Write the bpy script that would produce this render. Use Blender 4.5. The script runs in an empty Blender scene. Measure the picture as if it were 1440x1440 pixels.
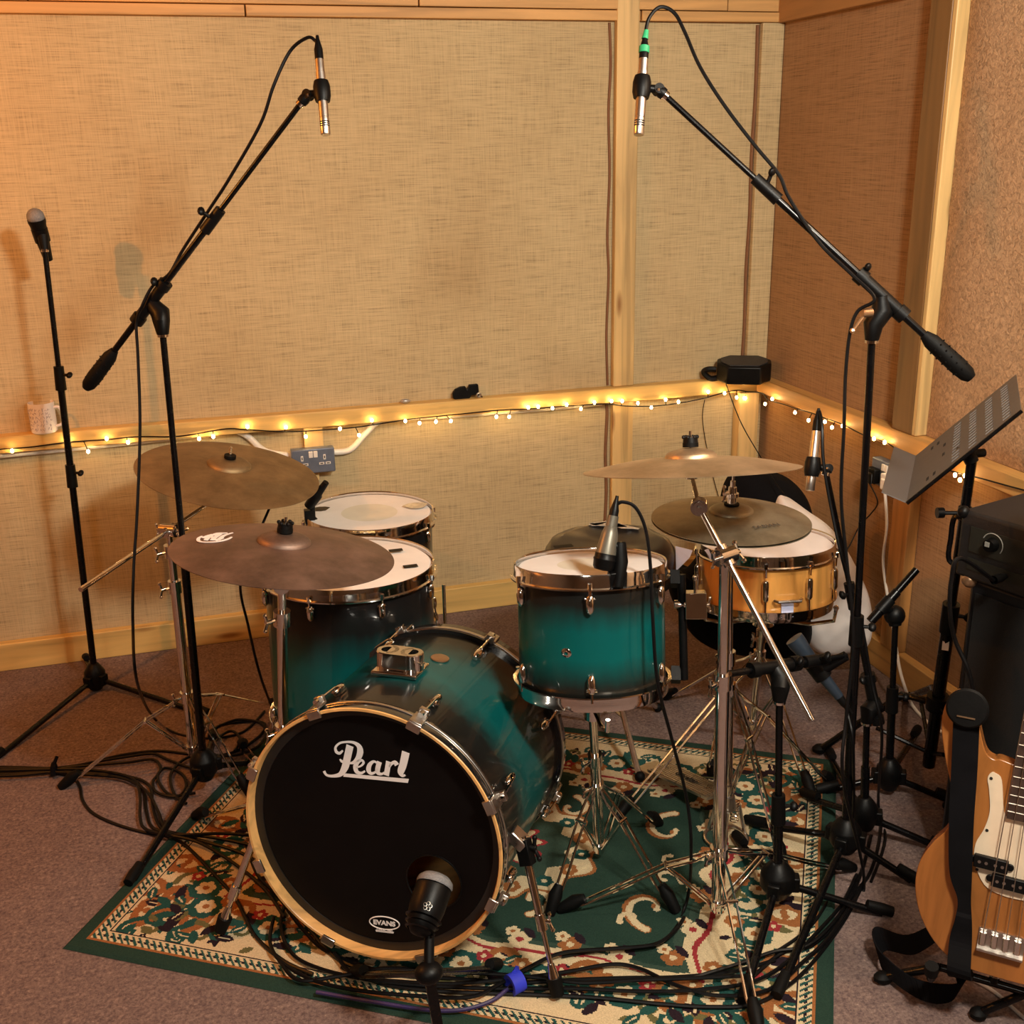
import bpy, math, random
import numpy as np
from mathutils import Vector, Matrix, noise
random.seed(7)
R_ = math.radians
PI = math.pi
SC = bpy.context.scene
COL = SC.collection

# ------------------------------------------------------------------ camera
CAM_H, CAM_F, PITCH, ROLL, YAW = 1.65, 1561.9, .3187, -.0182, .2771
fw = Vector((math.sin(YAW)*math.cos(PITCH), math.cos(YAW)*math.cos(PITCH), -math.sin(PITCH)))
rt = Vector((math.cos(YAW), -math.sin(YAW), 0)); up = rt.cross(fw)
_c, _s = math.cos(ROLL), math.sin(ROLL)
rt, up = _c*rt + _s*up, -_s*rt + _c*up
CP = Vector((0, 0, CAM_H))
cd = bpy.data.cameras.new('camera'); cam = bpy.data.objects.new('camera', cd); COL.objects.link(cam)
cd.sensor_width = 36; cd.lens = CAM_F/1440*36; cd.clip_start = .02
m = Matrix.Identity(4)
for i in range(3):
    m[i][0], m[i][1], m[i][2], m[i][3] = rt[i], up[i], -fw[i], CP[i]
cam.matrix_world = m
SC.camera = cam

# ------------------------------------------------------------------ light
SC.view_settings.view_transform = 'Standard'; SC.view_settings.look = 'None'
SC.view_settings.exposure = 0.0; SC.view_settings.gamma = 1; SC.view_settings.use_curve_mapping = False
w = bpy.data.worlds.new('world'); SC.world = w; w.use_nodes = True
w.node_tree.nodes['Background'].inputs[0].default_value = (1, .75, .5, 1)
w.node_tree.nodes['Background'].inputs[1].default_value = .05
def lamp(name, typ, loc, power, col, size=.1, target=None, size_y=None):
    l = bpy.data.lights.new(name, typ); l.energy = power; l.color = col
    if typ == 'AREA':
        l.shape = 'RECTANGLE'; l.size = size; l.size_y = size_y or size
    else:
        l.shadow_soft_size = size
    o = bpy.data.objects.new(name, l); COL.objects.link(o); o.location = loc
    if target: o.rotation_euler = (Vector(target)-Vector(loc)).to_track_quat('-Z', 'Y').to_euler()
    return o
lamp('left_wall_lamp', 'POINT', (-1.24, 2.52, 1.97), 64, (1, .32, .04), .015)
lamp('ceiling_lamp', 'AREA', (.98, .40, 2.37), 88, (1, .93, .80), .28, (.95, 2.8, .8))
lamp('rear_fill', 'AREA', (-.70, -.80, 2.37), 19, (1, .93, .80), .40, (.2, 2.2, .4))  # weak fill light added behind the camera, no real fitting there
lamp('right_lamp', 'POINT', (1.70, 1.30, 2.30), 42, (1, .84, .64), .06)

# ------------------------------------------------------------------ picking world points
def ray(px, py): return fw + rt*((px-720)/CAM_F) - up*((py-720)/CAM_F)
def Z_(px, py, z=0.): d = ray(px, py); return CP + d*((z-CAM_H)/d.z)
def Y_(px, py, y): d = ray(px, py); return CP + d*(y/d.y)
def X_(px, py, x): d = ray(px, py); return CP + d*(x/d.x)
def T_(px, py, t): return CP + ray(px, py)*t
def dep(P): return (Vector(P)-CP).dot(fw)
def PL(px, py, o, n): d = ray(px, py); return CP + d*((Vector(o)-CP).dot(n)/d.dot(n))
V = Vector

# ------------------------------------------------------------------ materials
MATS = {}
def principled(name):
    mt = bpy.data.materials.new(name); mt.use_nodes = True
    return mt, mt.node_tree, mt.node_tree.nodes['Principled BSDF']
def N(nt, typ, **kw):
    n = nt.nodes.new(typ)
    for k, v in kw.items():
        if k in n.inputs: n.inputs[k].default_value = v
        else: setattr(n, k, v)
    return n
def lk(nt, a, b): nt.links.new(a, b)
def ramp(nt, fac, stops):
    r = nt.nodes.new('ShaderNodeValToRGB'); el = r.color_ramp.elements
    while len(el) > 1: el.remove(el[-1])
    el[0].position = stops[0][0]; el[0].color = (*stops[0][1], 1)
    for p, c in stops[1:]:
        e = el.new(p); e.color = (*c, 1)
    lk(nt, fac, r.inputs[0]); return r
def simple(name, col, rough=.5, metal=0, var=.12, scale=40, bump=0, bscale=200, coat=0, spec=None, emit=None):
    mt, nt, b = principled(name)
    tc = N(nt, 'ShaderNodeTexCoord')
    no = N(nt, 'ShaderNodeTexNoise', Scale=scale, Detail=4.0); lk(nt, tc.outputs['Object'], no.inputs['Vector'])
    c1 = tuple(x*(1-var) for x in col); c2 = tuple(min(1, x*(1+var)) for x in col)
    r = ramp(nt, no.outputs['Fac'], [(.3, c1), (.7, c2)]); lk(nt, r.outputs[0], b.inputs['Base Color'])
    b.inputs['Metallic'].default_value = metal
    rr = N(nt, 'ShaderNodeMapRange'); rr.inputs['To Min'].default_value = rough*.85; rr.inputs['To Max'].default_value = min(1, rough*1.2)
    lk(nt, no.outputs['Fac'], rr.inputs['Value']); lk(nt, rr.outputs[0], b.inputs['Roughness'])
    if coat: b.inputs['Coat Weight'].default_value = coat; b.inputs['Coat Roughness'].default_value = .04
    if spec is not None: b.inputs['Specular IOR Level'].default_value = spec
    if bump:
        n2 = N(nt, 'ShaderNodeTexNoise', Scale=bscale, Detail=3.0); lk(nt, tc.outputs['Object'], n2.inputs['Vector'])
        bp = N(nt, 'ShaderNodeBump', Strength=bump, Distance=.002); lk(nt, n2.outputs['Fac'], bp.inputs['Height']); lk(nt, bp.outputs[0], b.inputs['Normal'])
    if emit:
        b.inputs['Emission Color'].default_value = (*emit[0], 1); b.inputs['Emission Strength'].default_value = emit[1]
    MATS[name] = mt; return mt

def scaled(nt, src, s):
    mp = N(nt, 'ShaderNodeMapping'); mp.inputs['Scale'].default_value = s; lk(nt, src, mp.inputs['Vector']); return mp.outputs[0]
def burlap(name, base, axis):
    mt, nt, b = principled(name); tc = N(nt, 'ShaderNodeTexCoord'); o = tc.outputs['Object']
    h = (9, 9, 380) ; v = (330, 9, 9) if axis == 'x' else (9, 330, 9)
    n1 = N(nt, 'ShaderNodeTexNoise', Scale=1.0, Detail=5.0, Roughness=.65); lk(nt, scaled(nt, o, h), n1.inputs['Vector'])
    n2 = N(nt, 'ShaderNodeTexNoise', Scale=1.0, Detail=5.0, Roughness=.65); lk(nt, scaled(nt, o, v), n2.inputs['Vector'])
    n3 = N(nt, 'ShaderNodeTexNoise', Scale=2.2, Detail=3.0); lk(nt, o, n3.inputs['Vector'])
    a = N(nt, 'ShaderNodeMath', operation='ADD'); w1 = N(nt, 'ShaderNodeMath', operation='MULTIPLY'); w1.inputs[1].default_value = 1.25; lk(nt, n1.outputs['Fac'], w1.inputs[0]); w2 = N(nt, 'ShaderNodeMath', operation='MULTIPLY'); w2.inputs[1].default_value = .75; lk(nt, n2.outputs['Fac'], w2.inputs[0]); lk(nt, w1.outputs[0], a.inputs[0]); lk(nt, w2.outputs[0], a.inputs[1])
    a2 = N(nt, 'ShaderNodeMath', operation='MULTIPLY'); a2.inputs[1].default_value = .5; lk(nt, a.outputs[0], a2.inputs[0])
    d = tuple(x*.52 for x in base); l = tuple(min(1, x*1.28) for x in base)
    r = ramp(nt, a2.outputs[0], [(.34, d), (.47, base), (.66, l)])
    r3 = ramp(nt, n3.outputs['Fac'], [(.3, (.84, .80, .76)), (.7, (1, 1, 1))])
    mx = N(nt, 'ShaderNodeMixRGB', blend_type='MULTIPLY'); mx.inputs[0].default_value = .7
    lk(nt, r.outputs[0], mx.inputs[1]); lk(nt, r3.outputs[0], mx.inputs[2]); lk(nt, mx.outputs[0], b.inputs['Base Color'])
    b.inputs['Roughness'].default_value = .95; b.inputs['Specular IOR Level'].default_value = .1
    bp = N(nt, 'ShaderNodeBump', Strength=.35, Distance=.0015); lk(nt, a2.outputs[0], bp.inputs['Height']); lk(nt, bp.outputs[0], b.inputs['Normal'])
    return mt
def wood(name, base, axis, rough=.45, knots=True):
    mt, nt, b = principled(name); tc = N(nt, 'ShaderNodeTexCoord'); o = tc.outputs['Object']
    s = {'x': (1.3, 22, 22), 'y': (22, 1.3, 22), 'z': (22, 22, 1.3)}[axis]
    n1 = N(nt, 'ShaderNodeTexNoise', Scale=1.0, Detail=5.0, Distortion=.8); lk(nt, scaled(nt, o, s), n1.inputs['Vector'])
    r = ramp(nt, n1.outputs['Fac'], [(.3, tuple(x*.62 for x in base)), (.48, base), (.7, tuple(min(1, x*1.25) for x in base))])
    out = r.outputs[0]
    if knots:
        s2 = {'x': (2.2, 9, 9), 'y': (9, 2.2, 9), 'z': (9, 9, 2.2)}[axis]
        vo = N(nt, 'ShaderNodeTexVoronoi', Scale=1.0); lk(nt, scaled(nt, o, s2), vo.inputs['Vector'])
        rk = ramp(nt, vo.outputs['Distance'], [(.05, (.32, .16, .07)), (.13, (1, 1, 1))])
        mx = N(nt, 'ShaderNodeMixRGB', blend_type='MULTIPLY'); mx.inputs[0].default_value = .8
        lk(nt, out, mx.inputs[1]); lk(nt, rk.outputs[0], mx.inputs[2]); out = mx.outputs[0]
    lk(nt, out, b.inputs['Base Color']); b.inputs['Roughness'].default_value = rough
    return mt
def felt(name, base):
    mt, nt, b = principled(name); tc = N(nt, 'ShaderNodeTexCoord'); o = tc.outputs['Object']
    n1 = N(nt, 'ShaderNodeTexNoise', Scale=75.0, Detail=6.0, Roughness=.7, Distortion=1.2); lk(nt, o, n1.inputs['Vector'])
    r = ramp(nt, n1.outputs['Fac'], [(.32, tuple(x*.55 for x in base)), (.5, base), (.68, tuple(min(1, x*1.35) for x in base))])
    lk(nt, r.outputs[0], b.inputs['Base Color']); b.inputs['Roughness'].default_value = 1; b.inputs['Specular IOR Level'].default_value = .05
    bp = N(nt, 'ShaderNodeBump', Strength=.9, Distance=.006); lk(nt, n1.outputs['Fac'], bp.inputs['Height']); lk(nt, bp.outputs[0], b.inputs['Normal'])
    return mt
def carpet(name):
    mt, nt, b = principled(name); tc = N(nt, 'ShaderNodeTexCoord'); o = tc.outputs['Object']
    n1 = N(nt, 'ShaderNodeTexNoise', Scale=115.0, Detail=6.0, Roughness=.8); lk(nt, o, n1.inputs['Vector'])
    n2 = N(nt, 'ShaderNodeTexNoise', Scale=30.0, Detail=4.0, Roughness=.7); lk(nt, o, n2.inputs['Vector'])
    r = ramp(nt, n1.outputs['Fac'], [(.30, (.070, .050, .050)), (.46, (.180, .132, .125)), (.60, (.28, .21, .19)), (.72, (.56, .45, .36))])
    r2 = ramp(nt, n2.outputs['Fac'], [(.35, (.80, .76, .76)), (.65, (1.1, 1.05, 1))])
    mx = N(nt, 'ShaderNodeMixRGB', blend_type='MULTIPLY'); mx.inputs[0].default_value = .9
    lk(nt, r.outputs[0], mx.inputs[1]); lk(nt, r2.outputs[0], mx.inputs[2]); lk(nt, mx.outputs[0], b.inputs['Base Color'])
    b.inputs['Roughness'].default_value = 1; b.inputs['Specular IOR Level'].default_value = .05
    bp = N(nt, 'ShaderNodeBump', Strength=.8, Distance=.004); lk(nt, n1.outputs['Fac'], bp.inputs['Height']); lk(nt, bp.outputs[0], b.inputs['Normal'])
    return mt
def attr_col(name, attr, rough, bump=0, bscale=300, coat=0, metal=0, spec=None):
    mt, nt, b = principled(name)
    at = N(nt, 'ShaderNodeAttribute', attribute_name=attr); tc = N(nt, 'ShaderNodeTexCoord')
    no = N(nt, 'ShaderNodeTexNoise', Scale=bscale, Detail=3.0); lk(nt, tc.outputs['Object'], no.inputs['Vector'])
    r = ramp(nt, no.outputs['Fac'], [(.3, (.78, .78, .78)), (.7, (1.1, 1.1, 1.1))])
    mx = N(nt, 'ShaderNodeMixRGB', blend_type='MULTIPLY'); mx.inputs[0].default_value = 1
    lk(nt, at.outputs['Color'], mx.inputs[1]); lk(nt, r.outputs[0], mx.inputs[2]); lk(nt, mx.outputs[0], b.inputs['Base Color'])
    b.inputs['Roughness'].default_value = rough
    if spec is not None: b.inputs['Specular IOR Level'].default_value = spec
    if bump:
        bp = N(nt, 'ShaderNodeBump', Strength=bump, Distance=.003); lk(nt, no.outputs['Fac'], bp.inputs['Height']); lk(nt, bp.outputs[0], b.inputs['Normal'])
    return mt
def burst(name, stops):
    mt, nt, b = principled(name)
    at = N(nt, 'ShaderNodeAttribute', attribute_name='t'); tc = N(nt, 'ShaderNodeTexCoord')
    no = N(nt, 'ShaderNodeTexNoise', Scale=3.0, Detail=3.0); lk(nt, scaled(nt, tc.outputs['Object'], (14, 14, 2)), no.inputs['Vector'])
    ad = N(nt, 'ShaderNodeMath', operation='MULTIPLY_ADD'); ad.inputs[1].default_value = .10; lk(nt, no.outputs['Fac'], ad.inputs[0]); lk(nt, at.outputs['Fac'], ad.inputs[2])
    sb = N(nt, 'ShaderNodeMath', operation='SUBTRACT'); sb.inputs[1].default_value = .05; lk(nt, ad.outputs[0], sb.inputs[0])
    r = ramp(nt, sb.outputs[0], stops); lk(nt, r.outputs[0], b.inputs['Base Color'])
    b.inputs['Roughness'].default_value = .3; b.inputs['Specular IOR Level'].default_value = .15; b.inputs['Coat Weight'].default_value = .55; b.inputs['Coat Roughness'].default_value = .03
    return mt
def cymbal_mat(name, base, dark, rough=.33):
    mt, nt, b = principled(name); at = N(nt, 'ShaderNodeAttribute', attribute_name='t'); tc = N(nt, 'ShaderNodeTexCoord')
    wv = N(nt, 'ShaderNodeMath', operation='SINE'); ml = N(nt, 'ShaderNodeMath', operation='MULTIPLY'); ml.inputs[1].default_value = 420
    lk(nt, at.outputs['Fac'], ml.inputs[0]); lk(nt, ml.outputs[0], wv.inputs[0])
    n1 = N(nt, 'ShaderNodeTexNoise', Scale=9.0, Detail=5.0, Roughness=.7); lk(nt, tc.outputs['Object'], n1.inputs['Vector'])
    r = ramp(nt, n1.outputs['Fac'], [(.35, dark), (.6, base), (.75, tuple(min(1, x*1.2) for x in base))])
    lk(nt, r.outputs[0], b.inputs['Base Color']); b.inputs['Metallic'].default_value = .85
    rr = N(nt, 'ShaderNodeMapRange'); rr.inputs['To Min'].default_value = rough*.9; rr.inputs['To Max'].default_value = rough*1.5
    lk(nt, n1.outputs['Fac'], rr.inputs['Value']); lk(nt, rr.outputs[0], b.inputs['Roughness'])
    bp = N(nt, 'ShaderNodeBump', Strength=.12, Distance=.0006); lk(nt, wv.outputs[0], bp.inputs['Height']); lk(nt, bp.outputs[0], b.inputs['Normal'])
    return mt

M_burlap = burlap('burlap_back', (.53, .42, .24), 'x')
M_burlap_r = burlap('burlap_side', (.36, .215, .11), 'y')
M_felt = felt('brown_felt', (.52, .34, .20))
M_carpet = carpet('speckled_carpet')
M_pine_x = wood('pine_x', (.64, .42, .14), 'x'); M_pine_y = wood('pine_y', (.56, .30, .09), 'y'); M_pine_z = wood('pine_z', (.66, .45, .19), 'z')
M_plank = wood('plank_top', (.60, .34, .12), 'x', .6)
M_dim = simple('dark_panelling', (.16, .12, .09), .8)
M_stud = wood('stud_shaded_brown', (.19, .10, .034), 'z')  # darkened so the shade on the stud's wide face is in the colour
M_gap = simple('shadow_gap_wood', (.20, .09, .04), .8)
M_ceiling = simple('ceiling_board', (.30, .24, .17), .8)
M_chrome = simple('chrome', (.80, .77, .74), .09, 1, .05, 60)
M_chrome2 = simple('worn_chrome', (.62, .58, .54), .28, 1, .12, 60)
M_steel = simple('brushed_silver', (.66, .62, .58), .3, 1, .06)
M_black = simple('black_metal', (.002, .002, .0024), .26, 0, .2, spec=.30)
M_blackp = simple('black_plastic', (.0028, .0028, .003), .42, 0, .2, bump=.1, spec=.2)
M_rubber = simple('black_rubber', (.003, .003, .003), .6, 0, .2, bump=.15, spec=.15)
M_cable = simple('black_cable', (.0028, .0026, .003), .42, 0, .15, spec=.22)
M_cable_violet = simple('violet_cable', (.03, .02, .09), .42, 0, .15)
M_head = simple('coated_drumhead', (.84, .83, .80), .75, 0, .05, 12, bump=.1, bscale=500)
M_headcenter = simple('worn_drumhead', (.74, .73, .62), .7, 0, .06, 14)
M_blackhead = simple('black_drumhead', (.0035, .0026, .0026), .5, 0, .1, 20, spec=.15)
M_hoopwood = wood('maple_hoop', (.72, .40, .14), 'x', .35, False)
M_lacquer = simple('black_lacquer', (.012, .012, .012), .12, 0, .1, coat=1)
M_shell = burst('teal_burst', [(0, (.008, .006, .005)), (.20, (.010, .011, .010)), (.42, (.002, .082, .080)), (.64, (.002, .088, .085)), (.88, (.010, .012, .010)), (1, (.008, .006, .005))])
M_shellf = burst('teal_burst_floor', [(0, (.008, .006, .006)), (.25, (.009, .010, .010)), (.50, (.002, .070, .070)), (.78, (.002, .075, .078)), (1, (.006, .03, .03))])
M_snare = wood('snare_birch', (.70, .33, .08), 'z', .22, False)
M_cyA = cymbal_mat('ride_bronze', (.36, .26, .14), (.23, .16, .085), .48)
M_cyB = cymbal_mat('dark_bronze', (.28, .19, .15), (.16, .11, .085), .46)
M_cyC = cymbal_mat('crash_bronze', (.66, .50, .32), (.44, .32, .19), .36)
M_cyH = cymbal_mat('hat_bronze', (.42, .36, .25), (.27, .23, .155), .40)
M_white = simple('white_print', (.86, .82, .80), .6, 0, .03)
M_whitep = simple('white_plastic', (.85, .80, .72), .35, 0, .04)
M_mug = simple('mug_glaze', (.84, .80, .78), .15, 0, .03)
M_mugink = simple('mug_ink', (.42, .38, .42), .4, 0, .2)
M_greymetal = simple('grey_metalclad', (.16, .19, .25), .4, .3, .1)
M_dark = simple('dark_hole', (.004, .004, .004), .8)
M_vinyl = simple('black_vinyl', (.009, .009, .011), .3, 0, .25, 8, bump=.25, bscale=18)
M_tape = simple('silver_tape', (.55, .53, .50), .3, .6, .2, 60, bump=.5, bscale=60)
M_bagblack = simple('black_cloth', (.0035, .0035, .0045), .85, 0, .3, 20, bump=.3, bscale=30, spec=.1)
M_pillow = simple('white_cotton', (.78, .72, .68), .9, 0, .06, 10, bump=.3, bscale=25)
M_paper = simple('blue_white_paper', (.62, .68, .95), .7, 0, .03)
M_green = simple('green_tape', (.03, .38, .16), .45)
M_gtr = wood('amber_guitar_body', (.30, .11, .027), 'z', .25, False)
M_gtrside = simple('amber_guitar_edge', (.50, .25, .07), .3, 0, .1)
M_guard = simple('cream_pickguard', (.72, .58, .42), .3, 0, .05)
M_rose = simple('rosewood', (.045, .022, .014), .5, 0, .3, 60)
M_string = simple('steel_string', (.6, .56, .5), .3, 1)
M_desk = simple('grey_desk_metal', (.13, .12, .115), .45, .4, .08)
M_grille = simple('grey_grille', (.28, .29, .31), .45, .6, .25, 400, bump=.9, bscale=900)
M_blue = simple('blue_velcro', (.02, .035, .55), .7)
M_bulb = simple('bulb_glow', (1, .8, .5), .4, emit=((1, .62, .24), 75))
M_badge = simple('badge_brass', (.45, .28, .16), .3, .8)
M_red = simple('dark_red', (.22, .02, .03), .5)
M_condenser = simple('champagne_mic_body', (.17, .155, .12), .38, .5, .06)
M_bluegrey = simple('blue_grey_mic_body', (.045, .065, .095), .35, .6, .06)

# ------------------------------------------------------------------ mesh builder
class MB:
    def __init__(s): s.v = []; s.f = []; s.t = []
    def _add(s, vs, fs, ts=None):
        b = len(s.v); s.v += [V(x) for x in vs]; s.t += (ts or [0.]*len(vs)); s.f += [tuple(i+b for i in f) for f in fs]; return s
    def box(s, c, h, ax=None):
        c = V(c); X, Y, Zx = ax or (V((1, 0, 0)), V((0, 1, 0)), V((0, 0, 1)))
        vs = [c + X*(h[0]*i) + Y*(h[1]*j) + Zx*(h[2]*k) for i in (-1, 1) for j in (-1, 1) for k in (-1, 1)]
        return s._add(vs, [(0, 1, 3, 2), (4, 6, 7, 5), (0, 4, 5, 1), (2, 3, 7, 6), (0, 2, 6, 4), (1, 5, 7, 3)])
    def tube(s, pts, r, seg=8, closed=False, caps=True):
        pts = [V(p) for p in pts]; n = len(pts); rr = r if isinstance(r, (list, tuple)) else [r]*n
        tan = []
        for i in range(n):
            a = pts[(i-1) % n] if (closed or i > 0) else pts[i]; b = pts[(i+1) % n] if (closed or i < n-1) else pts[i]
            tt = (b-a); tan.append(tt.normalized() if tt.length > 1e-9 else (tan[-1] if tan else V((0, 0, 1))))
        q = tan[0].orthogonal().normalized(); vs = []; prev = tan[0]
        for i in range(n):
            q = prev.rotation_difference(tan[i]) @ q; q = (q - tan[i]*q.dot(tan[i])).normalized(); prev = tan[i]
            e = tan[i].cross(q)
            for k in range(seg):
                a = 2*PI*k/seg; vs.append(pts[i] + (q*math.cos(a) + e*math.sin(a))*rr[i])
        fs = []
        for i in range(n if closed else n-1):
            j = (i+1) % n
            for k in range(seg):
                l = (k+1) % seg; fs.append((i*seg+k, i*seg+l, j*seg+l, j*seg+k))
        if caps and not closed:
            fs.append(tuple(range(seg-1, -1, -1))); fs.append(tuple((n-1)*seg+k for k in range(seg)))
        return s._add(vs, fs)
    def cyl(s, p, q, r1, r2=None, seg=12): return s.tube([p, q], [r1, r1 if r2 is None else r2], seg)
    def lathe(s, o, ax, prof, seg=48, xd=None, arc=None):
        o = V(o); ax = V(ax).normalized(); x = V(xd) if xd else ax.orthogonal(); x = (x-ax*x.dot(ax)).normalized(); y = ax.cross(x)
        vs = []; ts = []; fs = []; idx = []
        lo = min(p[0] for p in prof); hi = max(p[0] for p in prof)
        for p in prof:
            a, r = p[0], p[1]; t = p[2] if len(p) > 2 else (a-lo)/max(hi-lo, 1e-9)
            if r < 1e-6: idx.append([len(vs)]*seg); vs.append(o+ax*a); ts.append(t)
            else:
                idx.append([len(vs)+k for k in range(seg)])
                for k in range(seg):
                    g = 2*PI*k/seg; vs.append(o + ax*a + (x*math.cos(g)+y*math.sin(g))*r); ts.append(t)
        for i in range(len(prof)-1):
            A, B = idx[i], idx[i+1]
            for k in range(seg):
                l = (k+1) % seg; f = [A[k], A[l], B[l], B[k]]; g = []
                for q in f:
                    if q not in g: g.append(q)
                if len(g) > 2: fs.append(tuple(g))
        return s._add(vs, fs, ts)
    def ring(s, o, ax, R, r, seg=64, ss=8):
        o = V(o); ax = V(ax).normalized(); x = ax.orthogonal().normalized(); y = ax.cross(x)
        return s.tube([o+(x*math.cos(2*PI*k/seg)+y*math.sin(2*PI*k/seg))*R for k in range(seg)], r, ss, True)
    def ball(s, c, r, sc=(1, 1, 1), ax=None, seg=16, fn=None):
        c = V(c); X, Y, Zx = ax or (V((1, 0, 0)), V((0, 1, 0)), V((0, 0, 1))); vs = []; fs = []; h = seg//2 if fn is None else seg
        for i in range(h+1):
            th = PI*i/h
            for k in range(seg):
                ph = 2*PI*k/seg; d = V((math.sin(th)*math.cos(ph), math.sin(th)*math.sin(ph), math.cos(th)))
                q = r*(fn(d) if fn else 1); vs.append(c + X*(d.x*sc[0]*q) + Y*(d.y*sc[1]*q) + Zx*(d.z*sc[2]*q))
        for i in range(h):
            for k in range(seg):
                l = (k+1) % seg; fs.append((i*seg+k, (i+1)*seg+k, (i+1)*seg+l, i*seg+l))
        return s._add(vs, fs)
    def prism(s, pts, n):
        n = V(n); pts = [V(p) for p in pts]; k = len(pts); fs = [tuple(range(k)), tuple(range(2*k-1, k-1, -1))]
        fs += [(i, i+k, (i+1) % k+k, (i+1) % k) for i in range(k)]
        return s._add(pts+[p+n for p in pts], fs)
    def ribbon(s, pts, ws, n, th=.0006):
        n = V(n).normalized(); pts = [V(p) for p in pts]; L = []; Rr = []
        for i, p in enumerate(pts):
            t = (pts[min(i+1, len(pts)-1)] - pts[max(i-1, 0)]).normalized(); q = n.cross(t).normalized(); L.append(p+q*ws[i]/2); Rr.append(p-q*ws[i]/2)
        for i in range(len(pts)-1): s.prism([L[i], L[i+1], Rr[i+1], Rr[i]], n*th)
        return s
    def build(s, name, mat, parent=None, smooth=40, bevel=0, label=None):
        me = bpy.data.meshes.new(name); off = parent_loc(parent)
        me.from_pydata([tuple(v-off) for v in s.v], [], s.f); me.validate()
        import bmesh
        bm = bmesh.new(); bm.from_mesh(me)
        bmesh.ops.remove_doubles(bm, verts=bm.verts, dist=1e-6) if len(s.v) < 4000 and not any(s.t) else None
        bmesh.ops.recalc_face_normals(bm, faces=bm.faces); bm.to_mesh(me); bm.free()
        if any(s.t):
            a = me.attributes.new('t', 'FLOAT', 'POINT')
            if len(me.vertices) == len(s.t): a.data.foreach_set('value', s.t)
        if smooth: me.shade_smooth(); me.set_sharp_from_angle(angle=R_(smooth))
        me.materials.append(mat); o = bpy.data.objects.new(name, me); COL.objects.link(o)
        if parent: o.parent = parent
        if bevel:
            b = o.modifiers.new('bevel', 'BEVEL'); b.width = bevel; b.segments = 2; b.limit_method = 'ANGLE'
        if label: o['label'] = label
        return o
def parent_loc(p):
    off = V((0, 0, 0))
    while p: off += p.location; p = p.parent
    return off
def thing(name, loc, label, cat, group=None):
    o = bpy.data.objects.new(name, None); COL.objects.link(o); o.location = loc; o.empty_display_size = .05
    o['label'] = label; o['category'] = cat
    if group: o['group'] = group
    return o
def tag(o, label, cat, group=None):
    o['label'] = label; o['category'] = cat
    if group: o['group'] = group
    return o
def struct(o): o['kind'] = 'structure'; return o
def spline(pts, n=8, closed=False):
    pts = [V(p) for p in pts]; out = []; k = len(pts)
    for i in range(k if closed else k-1):
        p0 = pts[(i-1) % k] if (closed or i) else pts[0]; p1 = pts[i]; p2 = pts[(i+1) % k]; p3 = pts[(i+2) % k] if (closed or i+2 < k) else pts[-1]
        for j in range(n):
            t = j/n; out.append(.5*((2*p1)+(p2-p0)*t+(2*p0-5*p1+4*p2-p3)*t*t+(3*p1-p0-3*p2+p3)*t**3))
    if not closed: out.append(pts[-1])
    return out
def axes(z, xh=None):
    z = V(z).normalized(); x = V(xh) if xh else z.orthogonal(); x = (x-z*x.dot(z)).normalized(); return (x, z.cross(x), z)

# ================================================================== THE ROOM
YB, XR, TOPZ = 3.765, 2.075, 2.035
XL, YF, CZ = -2.6, -1.6, 2.42
def slab(name, c, h, mat): return struct(MB().box(c, h).build(name, mat, None, 0))
slab('floor', (-.25, 1.1, -.03), (2.6, 3.0, .03), M_carpet)
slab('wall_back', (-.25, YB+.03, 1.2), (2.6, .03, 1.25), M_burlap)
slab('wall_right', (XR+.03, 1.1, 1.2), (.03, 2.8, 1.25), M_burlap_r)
slab('wall_left', (XL-.03, 1.1, 1.2), (.03, 2.8, 1.25), M_dim)
slab('wall_front', (-.25, YF-.03, 1.2), (2.6, .03, 1.25), M_dim)
slab('ceiling', (-.25, 1.1, CZ+.03), (2.6, 3.0, .03), M_ceiling)
def board(name, lo, hi, mat, bev=.003):
    lo, hi = V(lo), V(hi); return struct(MB().box((lo+hi)/2, (hi-lo)/2).build(name, mat, None, 30, bev))
# skirting and mid rails
board('baseboard_back', (XL, YB-.035, 0), (XR, YB-.001, .097), M_pine_x)
board('baseboard_right', (XR-.035, YF, 0), (XR-.001, YB-.036, .097), M_pine_y)
board('trim_1', (XL, YB-.050, .752), (XR, YB-.001, .806), M_pine_x)          # mid rail on the back wall
board('trim_2', (XR-.050, YF, .752), (XR-.001, YB-.051, .806), M_pine_y)     # mid rail on the right wall
# post on the back wall, above and below the rail, with the dark gap beside it
board('trim_3', (1.455, YB-.030, .807), (1.535, YB-.001, TOPZ+.4), M_pine_z)
board('trim_4', (1.455, YB-.030, .098), (1.535, YB-.001, .751), M_pine_z)
MBg = MB(); MBg.tube(spline([(1.437, YB-.004, z) if i % 2 else (1.443, YB-.004, z) for i, z in enumerate([.81, 1.0, 1.2, 1.35, 1.55, 1.75, 1.9, 2.032])], 5), .0045, 6)
struct(MBg.build('trim_5', M_gap))
MBg = MB(); MBg.tube(spline([(1.437, YB-.004, z) if i % 2 else (1.442, YB-.004, z) for i, z in enumerate([.1, .25, .4, .55, .7, .75])], 5), .006, 6)
struct(MBg.build('trim_6', M_gap))
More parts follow.
